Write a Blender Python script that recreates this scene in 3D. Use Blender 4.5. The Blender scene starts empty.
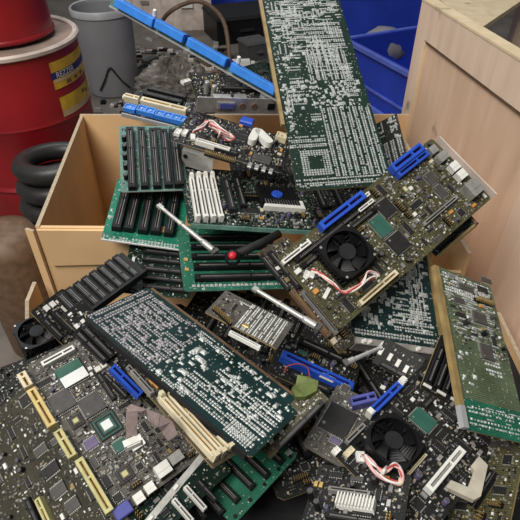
import bpy, math, random
from mathutils import Matrix, Vector

random.seed(7)
scene = bpy.context.scene
COL = scene.collection
PI = math.pi

# ------------------------------------------------------------------ camera, world, lights, exposure
cam_data = bpy.data.cameras.new('camera')
cam_data.sensor_width = 36.0
cam_data.lens = 36.0
cam_data.clip_start = 0.02
cam = bpy.data.objects.new('camera', cam_data)
COL.objects.link(cam)
cam.location = (0.0, 0.0, 1.0)
cam.rotation_euler = (math.radians(50), 0, 0)
scene.camera = cam

world = bpy.data.worlds.new('world')
scene.world = world
world.use_nodes = True
bg = world.node_tree.nodes['Background']
bg.inputs['Color'].default_value = (0.90, 0.95, 1.0, 1)
bg.inputs['Strength'].default_value = 0.14

def area_light(name, loc, target, sx, sy, power, color):
    d = bpy.data.lights.new(name, 'AREA')
    d.shape = 'RECTANGLE'
    d.size = sx
    d.size_y = sy
    d.energy = power
    d.color = color
    o = bpy.data.objects.new(name, d)
    COL.objects.link(o)
    o.location = loc
    o.rotation_euler = (Vector(target) - Vector(loc)).to_track_quat('-Z', 'Y').to_euler()
    return o

area_light('workshop_daylight', (-1.0, -0.5, 2.7), (0.1, 0.9, 0.5), 1.5, 1.1, 82, (1.0, 0.96, 0.90))
area_light('ceiling_tube_light', (-0.7, 2.3, 2.9), (0.1, 1.4, 0.3), 1.8, 0.5, 30, (0.95, 0.98, 1.0))

scene.view_settings.view_transform = 'Standard'
scene.view_settings.look = 'None'
scene.view_settings.exposure = 0.0
scene.view_settings.gamma = 1.0
scene.view_settings.use_curve_mapping = False

# ------------------------------------------------------------------ materials
MATS = {}
def _nodes(name):
    m = bpy.data.materials.new(name)
    m.use_nodes = True
    nt = m.node_tree
    return m, nt, nt.nodes['Principled BSDF']

def mat(name, col, rough=0.5, metal=0.0, var=0.12, scale=60.0, bump=0.0, dirt=None, spec=0.5):
    if name in MATS:
        return MATS[name]
    m, nt, b = _nodes(name)
    tc = nt.nodes.new('ShaderNodeTexCoord')
    nz = nt.nodes.new('ShaderNodeTexNoise')
    nz.inputs['Scale'].default_value = scale
    nz.inputs['Detail'].default_value = 4
    nt.links.new(tc.outputs['Object'], nz.inputs['Vector'])
    rp = nt.nodes.new('ShaderNodeValToRGB')
    rp.color_ramp.elements[0].position = 0.3
    rp.color_ramp.elements[1].position = 0.7
    lo = dirt if dirt else tuple(c * (1 - var) for c in col)
    hi = tuple(min(1, c * (1 + var)) for c in col)
    rp.color_ramp.elements[0].color = (*lo, 1)
    rp.color_ramp.elements[1].color = (*hi, 1)
    nt.links.new(nz.outputs['Fac'], rp.inputs['Fac'])
    nt.links.new(rp.outputs['Color'], b.inputs['Base Color'])
    b.inputs['Roughness'].default_value = rough
    b.inputs['Metallic'].default_value = metal
    b.inputs['Specular IOR Level'].default_value = spec
    if bump:
        bp = nt.nodes.new('ShaderNodeBump')
        bp.inputs['Strength'].default_value = bump
        bp.inputs['Distance'].default_value = 0.002
        nt.links.new(nz.outputs['Fac'], bp.inputs['Height'])
        nt.links.new(bp.outputs['Normal'], b.inputs['Normal'])
    MATS[name] = m
    return m

def pcb_mat(name, col, trace=1.55, via=(0.42, 0.42, 0.34), rough=0.5):
    """circuit board laminate: solder mask with fine traces and vias"""
    m, nt, b = _nodes(name)
    tc = nt.nodes.new('ShaderNodeTexCoord')
    br = nt.nodes.new('ShaderNodeTexBrick')
    br.inputs['Scale'].default_value = 1.0
    br.inputs['Brick Width'].default_value = 0.013
    br.inputs['Row Height'].default_value = 0.0021
    br.inputs['Mortar Size'].default_value = 0.0004
    br.inputs['Color1'].default_value = (*col, 1)
    br.inputs['Color2'].default_value = (*[c * 0.72 for c in col], 1)
    br.inputs['Mortar'].default_value = (*[min(1, c * trace + 0.008) for c in col], 1)
    nt.links.new(tc.outputs['Object'], br.inputs['Vector'])
    vo = nt.nodes.new('ShaderNodeTexVoronoi')
    vo.inputs['Scale'].default_value = 210
    nt.links.new(tc.outputs['Object'], vo.inputs['Vector'])
    lt = nt.nodes.new('ShaderNodeMath')
    lt.operation = 'LESS_THAN'
    lt.inputs[1].default_value = 0.17
    nt.links.new(vo.outputs['Distance'], lt.inputs[0])
    nz = nt.nodes.new('ShaderNodeTexNoise')
    nz.inputs['Scale'].default_value = 28
    nz.inputs['Detail'].default_value = 3
    nt.links.new(tc.outputs['Object'], nz.inputs['Vector'])
    mr = nt.nodes.new('ShaderNodeMapRange')
    mr.inputs['From Min'].default_value = 0.3
    mr.inputs['From Max'].default_value = 0.7
    mr.inputs['To Min'].default_value = 0.65
    mr.inputs['To Max'].default_value = 1.3
    nt.links.new(nz.outputs['Fac'], mr.inputs['Value'])
    mu = nt.nodes.new('ShaderNodeMixRGB')
    mu.blend_type = 'MULTIPLY'
    mu.inputs['Fac'].default_value = 1
    nt.links.new(br.outputs['Color'], mu.inputs['Color1'])
    nt.links.new(mr.outputs['Result'], mu.inputs['Color2'])
    mx = nt.nodes.new('ShaderNodeMixRGB')
    mx.inputs['Color2'].default_value = (*via, 1)
    nt.links.new(lt.outputs['Value'], mx.inputs['Fac'])
    nt.links.new(mu.outputs['Color'], mx.inputs['Color1'])
    nt.links.new(mx.outputs['Color'], b.inputs['Base Color'])
    b.inputs['Roughness'].default_value = rough
    b.inputs['Specular IOR Level'].default_value = 0.22
    MATS[name] = m
    return m

pcb_mat('pcb_green', (0.012, 0.105, 0.062))
pcb_mat('pcb_bright_green', (0.010, 0.155, 0.095))
pcb_mat('pcb_dark_green', (0.004, 0.018, 0.012))
pcb_mat('pcb_teal', (0.004, 0.022, 0.022))
pcb_mat('pcb_pale', (0.10, 0.20, 0.17))
pcb_mat('pcb_shaded_olive', (0.060, 0.056, 0.026), via=(0.35, 0.31, 0.18))  # olive darkened; the tall card's shadow is put into the colour
pcb_mat('pcb_brown', (0.060, 0.050, 0.034), via=(0.35, 0.31, 0.22))
pcb_mat('pcb_grey', (0.088, 0.082, 0.070), via=(0.34, 0.32, 0.28))
pcb_mat('pcb_black', (0.011, 0.012, 0.011), via=(0.15, 0.15, 0.13))
pcb_mat('pcb_umber', (0.030, 0.027, 0.016), via=(0.22, 0.2, 0.14))
pcb_mat('pcb_sheen_green', (0.080, 0.105, 0.060), via=(0.4, 0.38, 0.26))  # lightened grey green; reflected light is put into the base colour

mat('solder', (0.47, 0.49, 0.475), 0.45, 0.15, 0.35, 300)
mat('solder_violet', (0.33, 0.315, 0.33), 0.5, 0.1, 0.35, 300)
mat('metal', (0.50, 0.49, 0.46), 0.42, 0.6, 0.2, 90)
mat('chrome', (0.62, 0.60, 0.57), 0.36, 0.7, 0.2, 70)
mat('gold', (0.62, 0.43, 0.16), 0.38, 0.6, 0.2, 120)
mat('tan_edge', (0.30, 0.21, 0.085), 0.5, 0.1, 0.25, 60)
mat('black', (0.008, 0.008, 0.009), 0.45, 0, 0.3, 80, spec=0.25)
mat('soft_black', (0.016, 0.016, 0.017), 0.6, 0, 0.25, 60, spec=0.25)
mat('ic_black', (0.020, 0.019, 0.019), 0.48, 0, 0.2, 200, spec=0.3)
mat('ic_grey', (0.060, 0.055, 0.052), 0.5, 0, 0.2, 200)
mat('dark_grey', (0.075, 0.072, 0.070), 0.55, 0, 0.2, 60)
mat('grey', (0.22, 0.21, 0.20), 0.55, 0, 0.2, 60)
mat('white', (0.74, 0.73, 0.68), 0.45, 0, 0.08, 80)
mat('cream', (0.66, 0.58, 0.40), 0.45, 0, 0.12, 80)
mat('yellow', (0.60, 0.46, 0.19), 0.45, 0, 0.15, 90)
mat('pale_yellow', (0.50, 0.47, 0.22), 0.45, 0, 0.15, 90)
mat('blue', (0.020, 0.085, 0.52), 0.40, 0, 0.15, 60)
mat('sky_blue', (0.04, 0.23, 0.74), 0.42, 0, 0.15, 50)
mat('indigo', (0.075, 0.085, 0.32), 0.45, 0, 0.15, 60)
mat('navy', (0.012, 0.016, 0.14), 0.45, 0, 0.15, 60)
mat('red', (0.55, 0.02, 0.03), 0.4, 0, 0.2, 80)
mat('orange', (0.58, 0.28, 0.07), 0.45, 0, 0.2, 90)
mat('brown', (0.14, 0.085, 0.05), 0.55, 0, 0.25, 60)
mat('chip_green', (0.028, 0.105, 0.078), 0.45, 0, 0.15, 80)
mat('violet', (0.13, 0.10, 0.20), 0.5, 0, 0.2, 80)
mat('pink_wire', (0.72, 0.44, 0.42), 0.45, 0, 0.15, 60)
mat('white_wire', (0.78, 0.74, 0.70), 0.45, 0, 0.1, 60)
mat('black_wire', (0.02, 0.02, 0.02), 0.45, 0, 0.2, 60)
mat('red_wire', (0.45, 0.06, 0.05), 0.45, 0, 0.2, 60)
mat('ribbon', (0.33, 0.25, 0.24), 0.55, 0, 0.12, 300)
mat('leaf_green', (0.11, 0.14, 0.03), 0.6, 0, 0.3, 90, 0.3)
mat('speck_grey', (0.27, 0.255, 0.235), 0.5, 0.2, 0.3, 300)
mat('speck_tan', (0.36, 0.30, 0.19), 0.5, 0, 0.3, 300)
mat('label_white', (0.72, 0.74, 0.72), 0.5, 0, 0.06, 60)

# ------------------------------------------------------------------ mesh helpers
class MB:
    def __init__(self):
        self.v, self.f, self.m = [], [], []
    def quad(self, pts, m=0):
        n = len(self.v)
        self.v += [tuple(p) for p in pts]
        self.f.append(tuple(range(n, n + len(pts))))
        self.m.append(m)
    def hexa(self, b, t, m=0):
        n = len(self.v)
        self.v += [tuple(p) for p in b] + [tuple(p) for p in t]
        for q in ((3, 2, 1, 0), (4, 5, 6, 7), (0, 1, 5, 4), (1, 2, 6, 5), (2, 3, 7, 6), (3, 0, 4, 7)):
            self.f.append(tuple(n + i for i in q))
            self.m.append(m)
    def box(self, x0, x1, y0, y1, z0, z1, m=0, ins=0.0):
        b = [(x0, y0, z0), (x1, y0, z0), (x1, y1, z0), (x0, y1, z0)]
        t = [(x0 + ins, y0 + ins, z1), (x1 - ins, y0 + ins, z1), (x1 - ins, y1 - ins, z1), (x0 + ins, y1 - ins, z1)]
        self.hexa(b, t, m)
    def cyl(self, x, y, z0, z1, r0, r1=None, n=12, m=0, cap=True, mt=None):
        r1 = r0 if r1 is None else r1
        k = len(self.v)
        for i in range(n):
            a = 2 * PI * i / n
            self.v.append((x + r0 * math.cos(a), y + r0 * math.sin(a), z0))
        for i in range(n):
            a = 2 * PI * i / n
            self.v.append((x + r1 * math.cos(a), y + r1 * math.sin(a), z1))
        for i in range(n):
            j = (i + 1) % n
            self.f.append((k + i, k + j, k + n + j, k + n + i))
            self.m.append(m)
        if cap:
            self.f.append(tuple(k + n + i for i in range(n)))
            self.m.append(m if mt is None else mt)
            self.f.append(tuple(k + i for i in reversed(range(n))))
            self.m.append(m)
    def lathe(self, prof, n=40, m=0, cx=0, cy=0):
        k = len(self.v)
        for r, z in prof:
            for i in range(n):
                a = 2 * PI * i / n
                self.v.append((cx + r * math.cos(a), cy + r * math.sin(a), z))
        for j in range(len(prof) - 1):
            for i in range(n):
                i2 = (i + 1) % n
                self.f.append((k + j * n + i, k + j * n + i2, k + (j + 1) * n + i2, k + (j + 1) * n + i))
                self.m.append(m)
    def tube(self, pts, r, n=6, m=0, smooth=4, flat=None):
        P = [Vector(p) for p in pts]
        if smooth and len(P) > 2:
            Q = []
            for i in range(len(P) - 1):
                p0, p1, p2, p3 = P[max(i - 1, 0)], P[i], P[i + 1], P[min(i + 2, len(P) - 1)]
                for s in range(smooth):
                    t = s / smooth
                    Q.append(0.5 * ((2 * p1) + (p2 - p0) * t + (2 * p0 - 5 * p1 + 4 * p2 - p3) * t * t + (3 * p1 - p0 - 3 * p2 + p3) * t ** 3))
            Q.append(P[-1])
            P = Q
        k = len(self.v)
        for i, p in enumerate(P):
            d = (P[min(i + 1, len(P) - 1)] - P[max(i - 1, 0)]).normalized()
            ref = Vector((0, 0, 1)) if abs(d.z) < 0.9 else Vector((1, 0, 0))
            a = d.cross(ref).normalized()
            b = a.cross(d)
            for j in range(n):
                an = 2 * PI * j / n
                if flat:
                    q = a * (math.cos(an) * flat) + b * (math.sin(an) * r)
                else:
                    q = (a * math.cos(an) + b * math.sin(an)) * r
                self.v.append(tuple(p + q))
        for i in range(len(P) - 1):
            for j in range(n):
                j2 = (j + 1) % n
                self.f.append((k + i * n + j, k + i * n + j2, k + (i + 1) * n + j2, k + (i + 1) * n + j))
                self.m.append(m)
        e = k + (len(P) - 1) * n
        self.f.append(tuple(k + j for j in reversed(range(n))))
        self.m.append(m)
        self.f.append(tuple(e + j for j in range(n)))
        self.m.append(m)
    def mesh(self, name, mats, smooth=False):
        me = bpy.data.meshes.new(name)
        me.from_pydata(self.v, [], self.f)
        for x in mats:
            me.materials.append(MATS[x] if isinstance(x, str) else x)
        if len(mats) > 1:
            me.polygons.foreach_set('material_index', self.m)
        if smooth:
            me.polygons.foreach_set('use_smooth', [True] * len(me.polygons))
        me.update()
        return me

def link(name, me, parent=None, loc=(0, 0, 0), rz=0.0, sc=None):
    o = bpy.data.objects.new(name, me)
    COL.objects.link(o)
    o.parent = parent
    o.location = loc
    o.rotation_euler = (0, 0, rz)
    if sc:
        o.scale = sc
    return o

def tag(o, label=None, cat=None, group=None, kind=None):
    if label: o['label'] = label
    if cat: o['category'] = cat
    if group: o['group'] = group
    if kind: o['kind'] = kind
    return o

def smooth_by_angle(me, ang=0.6):
    me.polygons.foreach_set('use_smooth', [True] * len(me.polygons))
    try:
        me.set_sharp_from_angle(angle=ang)
    except Exception:
        pass

CACHE = {}
def cached(key, fn):
    if key not in CACHE:
        CACHE[key] = fn()
    return CACHE[key]

def q5(v):
    return max(0.0005, round(v * 2000) / 2000)

# ------------------------------------------------------------------ electronic components (origin on the board, +z away from it)
SLOTC = {'black': ('black', 'grey'), 'blue': ('blue', 'navy'), 'sky': ('sky_blue', 'blue'), 'white': ('white', 'grey'),
         'cream': ('cream', 'gold'), 'yellow': ('yellow', 'gold'), 'pale': ('pale_yellow', 'gold'), 'brown': ('brown', 'gold'), 'navy': ('navy', 'black'),
         'grey': ('grey', 'black'), 'dark': ('soft_black', 'grey'), 'indigo': ('indigo', 'navy'), 'green': ('chip_green', 'gold')}

def slot_mesh(L, W, H, c):
    def fn():
        b = MB()
        l, w = L / 2, W / 2
        iw = w * 0.36
        il = l - min(0.006, L * 0.06)
        zf = H * 0.35
        O = [(-l, -w), (l, -w), (l, w), (-l, w)]
        I = [(-il, -iw), (il, -iw), (il, iw), (-il, iw)]
        bb = 0.12 * w
        T = [(-l + bb, -w + bb), (l - bb, -w + bb), (l - bb, w - bb), (-l + bb, w - bb)]
        for i in range(4):
            j = (i + 1) % 4
            b.quad([(*O[i], 0), (*O[j], 0), (*O[j], H - bb), (*O[i], H - bb)])
            b.quad([(*O[i], H - bb), (*O[j], H - bb), (*T[j], H), (*T[i], H)])
            b.quad([(*T[i], H), (*T[j], H), (*I[j], H), (*I[i], H)])
            b.quad([(*I[i], H), (*I[j], H), (*I[j], zf), (*I[i], zf)])
        b.quad([(*p, zf) for p in I])
        for s in (-1, 1):                                   # contact strips inside the groove
            b.box(-il * 0.97, il * 0.97, s * iw * 0.72 - iw * 0.22, s * iw * 0.72 + iw * 0.22, zf, H * 0.9, 1)
        b.box(il * 0.28, il * 0.28 + W * 0.25, -iw, iw, zf, H * 0.98)   # key
        return b.mesh('slot', SLOTC[c])
    return cached(('slot', q5(L), q5(W), q5(H), c), fn)

def c_slot(root, x, y, a, L, W, c='black', hf=1.15):
    return link('slot', slot_mesh(L, W, W * hf, c), root, (x, y, 0), math.radians(a))

def c_dimm(root, x, y, a, L, W, c='cream', lat='white'):
    H = W * 1.1
    s = link('memory_slot', slot_mesh(L, W, H, c), root, (x, y, 0), math.radians(a))
    def fn():
        b = MB()
        b.hexa([(-W * .5, -W * .42, 0), (W * .35, -W * .42, 0), (W * .35, W * .42, 0), (-W * .5, W * .42, 0)],
               [(-W * .2, -W * .42, H * 1.45), (W * .55, -W * .42, H * 1.45), (W * .55, W * .42, H * 1.45), (-W * .2, W * .42, H * 1.45)])
        b.box(-W * .1, W * .6, -W * .3, W * .3, H * 1.45, H * 1.6)
        return b.mesh('latch', (lat,))
    me = cached(('latch', q5(W), lat), fn)
    link('latch', me, s, (L / 2, 0, 0), 0)
    link('latch', me, s, (-L / 2, 0, 0), PI)
    return s

def c_ic(root, x, y, a, L, W, c='ic_black', pins=2, name='chip'):
    L, W = q5(L), q5(W)
    def fn():
        b = MB()
        H = max(0.0018, min(L, W) * 0.16)
        l, w = L / 2, W / 2
        pw = min(0.0013, min(L, W) * 0.1)
        bl, bw = (l - pw, w - pw) if pins == 4 else (l, w - pw)
        b.box(-bl, bl, -bw, bw, 0.0004, H, 0, 0.0004)
        b.cyl(-bl * .72, -bw * .62, H, H + 0.00005, min(bl, bw) * .12, n=6, m=2)
        n = max(4, min(14, int(L / 0.0022)))
        for i in range(n):
            px = -bl * .92 + 1.84 * bl * (i + .5) / n
            d = bl * .92 / n * 0.55
            for s in (-1, 1):
                y0, y1 = sorted((s * bw, s * w))
                b.box(px - d, px + d, y0, y1, 0.0002, H * .5, 1)
        if pins == 4:
            n = max(4, min(14, int(W / 0.0022)))
            for i in range(n):
                py = -bw * .92 + 1.84 * bw * (i + .5) / n
                d = bw * .92 / n * 0.55
                for s in (-1, 1):
                    x0, x1 = sorted((s * bl, s * l))
                    b.box(x0, x1, py - d, py + d, 0.0002, H * .5, 1)
        return b.mesh('chip', (c, 'metal', 'grey'))
    return link(name, cached(('ic', L, W, c, pins), fn), root, (x, y, 0), math.radians(a))

def c_qfp(root, x, y, a, L, W, c='ic_black'):
    return c_ic(root, x, y, a, L, W, c, 4)

def c_bga(root, x, y, a, L, W, c='chip_green'):
    """framed square chip: substrate, concentric ring lines and a pale centre lid"""
    def fn():
        b = MB()
        l, w = L / 2, W / 2
        b.box(-l, l, -w, w, 0, 0.0016, 1)
        b.box(-l * .9, l * .9, -w * .9, w * .9, 0.0016, 0.0022, 0)
        for k, f in enumerate((.78, .6)):
            b.box(-l * f, l * f, -w * f, w * f, 0.0022 + k * .0004, 0.0024 + k * .0004 + .0002, 1 if k == 0 else 0)
        b.box(-l * .42, l * .42, -w * .42, w * .42, 0.003, 0.0042, 2, 0.0005)
        return b.mesh('framed_chip', (c, 'ic_black', 'label_white' if c == 'chip_green' else 'pale_yellow'))
    return link('framed_chip', cached(('bga', q5(L), q5(W), c), fn), root, (x, y, 0), math.radians(a))

def c_labelchip(root, x, y, a, L, W, c='chip_green'):
    """socketed chip with a paper sticker covering one half"""
    s = c_ic(root, x, y, a, L, W, c, 2, 'rom_chip')
    b = MB()
    H = max(0.0018, min(L, W) * 0.16)
    b.box(-L * .48, L * .48, -W * .44, W * .02, H, H + 0.0004)
    link('paper_sticker', b.mesh('paper_sticker', ('label_white',)), s)
    return s

def c_block(root, x, y, a, L, W, c='white', hf=0.6, name='connector'):
    """moulded connector shell with open cells on top"""
    def fn():
        b = MB()
        l, w = L / 2, W / 2
        H = max(0.003, min(L, W) * hf)
        b.box(-l, l, -w, w, 0, H * .8, 0)
        t = min(L, W) * .14
        b.box(-l, l, -w, -w + t, H * .8, H)
        b.box(-l, l, w - t, w, H * .8, H)
        n = max(1, int(round(L / max(W, 0.004))))
        for i in range(n + 1):
            px = -l + (L - t) * i / n
            b.box(px, px + t, -w + t, w - t, H * .8, H)
        for i in range(n):
            px = -l + L * (i + .5) / n
            b.box(px - t * .5, px + t * .5, -t * .5, t * .5, H * .8, H * .97, 1)
        return b.mesh(name, (c, 'metal'))
    return link(name, cached(('blk', q5(L), q5(W), c, hf, name), fn), root, (x, y, 0), math.radians(a))

def c_bare(root, x, y, a, L, W, c='grey', hf=0.5, name='component'):
    """plain moulded body with chamfered top"""
    def fn():
        b = MB()
        l, w = L / 2, W / 2
        H = max(0.002, min(L, W) * hf)
        i = min(L, W) * .08
        b.box(-l, l, -w, w, 0, H - i, 0)
        b.box(-l, l, -w, w, H - i, H, 0, i)
        return b.mesh(name, (c,))
    return link(name, cached(('bare', q5(L), q5(W), c, hf, name), fn), root, (x, y, 0), math.radians(a))

def c_header(root, x, y, a, L, W, c='black'):
    """pin header: plastic bar with two rows of upright pins"""
    def fn():
        b = MB()
        l, w = L / 2, W / 2
        b.box(-l, l, -w, w, 0, 0.0028, 0)
        n = max(3, min(20, int(L / 0.0026)))
        for i in range(n):
            px = -l + L * (i + .5) / n
            for s in (-.5, .5):
                b.box(px - .0004, px + .0004, s * w - .0004, s * w + .0004, 0.0028, 0.0085, 1)
        return b.mesh('pin_header', (c, 'gold'))
    return link('pin_header', cached(('hdr', q5(L), q5(W), c), fn), root, (x, y, 0), math.radians(a))

def c_ide(root, x, y, a, L, W, c='black'):
    """shrouded ribbon socket with pins inside"""
    def fn():
        b = MB()
        l, w, t, H = L / 2, W / 2, W * .16, W * .95
        b.box(-l, l, -w, w, 0, H * .25)
        b.box(-l, l, -w, -w + t, H * .25, H)
        b.box(-l, -L * .06, w - t, w, H * .25, H)
        b.box(L * .06, l, w - t, w, H * .25, H)
        b.box(-l, -l + t, -w + t, w - t, H * .25, H)
        b.box(l - t, l, -w + t, w - t, H * .25, H)
        n = max(4, min(20, int(L / 0.0026)))
        for i in range(n):
            px = -l + t + (L - 2 * t) * (i + .5) / n
            for s in (-.3, .3):
                b.box(px - .0004, px + .0004, s * w - .0004, s * w + .0004, H * .25, H * .85, 1)
        return b.mesh('ribbon_socket', (c, 'gold'))
    return link('ribbon_socket', cached(('ide', q5(L), q5(W), c), fn), root, (x, y, 0), math.radians(a))

def c_cap(root, x, y, a, L, W, c='ic_black', hf=1.3):
    def fn():
        b = MB()
        r, H = L / 2, L * hf
        b.cyl(0, 0, 0, H * .12, r, r * .9, 10, 0, False)
        b.cyl(0, 0, H * .12, H * .95, r, r, 10, 0, False)
        b.cyl(0, 0, H * .95, H, r, r * .82, 10, 0, True, 1)
        b.box(r * .7, r * 1.02, -r * .35, r * .35, H * .15, H * .93, 1)
        return b.mesh('capacitor', (c, 'metal' if c == 'metal' else 'dark_grey'))
    return link('capacitor', cached(('cap', q5(L), c, hf), fn), root, (x, y, 0), math.radians(a))

def c_coin(root, x, y, a, L, W):
    def fn():
        b = MB()
        b.cyl(0, 0, 0, .003, L * .55, n=18, m=1)
        b.cyl(0, 0, .003, .0055, L * .48, L * .44, 18, 0)
        return b.mesh('coin_cell', ('chrome', 'black'))
    return link('coin_cell', cached(('coin', q5(L)), fn), root, (x, y, 0), 0)

def c_port(root, x, y, a, L, W, c='metal', hf=.8):
    """edge connector in a metal shell with a dark mouth on its outer (-y) face"""
    def fn():
        b = MB()
        l, w, H = L / 2, W / 2, min(L, W) * hf
        b.box(-l, l, -w, w, 0, H, 0)
        b.box(-l * .8, l * .8, -w - W * .06, -w, H * .2, H * .85, 1)
        b.box(-l, l, -w * .2, w, H, H * 1.05, 0)
        return b.mesh('port', (c, 'black'))
    return link('port', cached(('port', q5(L), q5(W), c, hf), fn), root, (x, y, 0), math.radians(a))

def c_vga(root, x, y, a, L, W, c='indigo'):
    p = c_bare(root, x, y, a, L, W, c, .5, 'video_port')
    return p

def c_clip(root, x, y, a, L, W, c='white'):
    """white plastic retaining clip: two lobed tabs"""
    b = MB()
    for s in (-1, 1):
        b.box(-L / 2 + (s > 0) * L * .12, L / 2 - (s < 0) * L * .12, s * W * .28 - W * .17, s * W * .28 + W * .17, 0.008, 0.011, 0, 0.0006)
    b.box(-L * .12, L * .12, -W * .3, W * .3, 0, 0.0095)
    return link('retaining_clip', b.mesh('retaining_clip', (c,)), root, (x, y, 0), math.radians(a))

def ring_square(b, S, r, z0, z1, m=0, n=32):
    """square plate with a round hole"""
    ang = [2 * PI * i / n for i in range(n)]
    def sq(a):                                  # rounded square outline
        c, s = math.cos(a), math.sin(a)
        k = S / 2 / (abs(c) ** 5 + abs(s) ** 5) ** .2
        return c * k, s * k
    for i in range(n):
        a0, a1 = ang[i], ang[(i + 1) % n]
        o0, o1 = sq(a0), sq(a1)
        i0, i1 = (r * math.cos(a0), r * math.sin(a0)), (r * math.cos(a1), r * math.sin(a1))
        b.quad([(*o0, z1), (*o1, z1), (*i1, z1), (*i0, z1)], m)
        b.quad([(*o0, z0), (*o1, z0), (*o1, z1), (*o0, z1)], m)
        b.quad([(*i1, z0), (*i0, z0), (*i0, z1), (*i1, z1)], m)

def c_fan(root, x, y, a, L, W, sink='black'):
    """cooler: finned heat sink, fan frame, hub and seven blades"""
    S = L
    hs, fh = S * .15, S * .19
    b = MB()
    b.box(-S / 2, S / 2, -S / 2, S / 2, 0, hs * .3)
    n = 11
    for i in range(n):
        p = -S / 2 + S * (i + .5) / n
        b.box(p - S * .018, p + S * .018, -S / 2, S / 2, hs * .3, hs)
    fan = link('cooler', b.mesh('heat_sink', (sink,)), root, (x, y, 0), math.radians(a))
    tag(fan, 'black finned heat sink carrying a fan')
    b = MB()
    ring_square(b, S * .98, S * .455, hs, hs + fh)
    for s in (-1, 1):
        b.box(-S * .46, S * .46, s * S * .012 - S * .012, s * S * .012 + S * .012, hs, hs + fh * .12)
        b.box(s * S * .012 - S * .012, s * S * .012 + S * .012, -S * .46, S * .46, hs, hs + fh * .12)
    link('fan_frame', b.mesh('fan_frame', ('black',)), fan)
    b = MB()
    b.cyl(0, 0, hs + fh * .15, hs + fh * .96, S * .19, S * .18, 24)
    hub = b.mesh('fan_hub', ('soft_black',))
    smooth_by_angle(hub)
    link('fan_hub', hub, fan)
    def blade():
        b = MB()
        N = 5
        rows = []
        for i in range(N + 1):
            r = S * (.175 + .265 * i / N)
            sw = .22 * i / N
            hw = .36 - .05 * i / N
            rows.append([(r * math.cos(sw - hw), r * math.sin(sw - hw), hs + fh * .22), (r * math.cos(sw + hw), r * math.sin(sw + hw), hs + fh * .88)])
        th = S * .014
        for i in range(N):
            p, q = rows[i], rows[i + 1]
            lo = [p[0], q[0], q[1], p[1]]
            hi = [(v[0], v[1], v[2] + th) for v in lo]
            b.hexa(lo, hi)
        return b.mesh('fan_blade', ('black',))
    me = cached(('blade', q5(S)), blade)
    for k in range(7):
        link('fan_blade', me, fan, (0, 0, 0), 2 * PI * k / 7)
    b = MB()
    b.cyl(0, 0, hs + fh, hs + fh * 1.06, S * .028, n=8)
    me = b.mesh('screw', ('metal',))
    for sx in (-1, 1):
        for sy in (-1, 1):
            link('screw', me, fan, (sx * S * .405, sy * S * .405, 0))
    return fan

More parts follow.
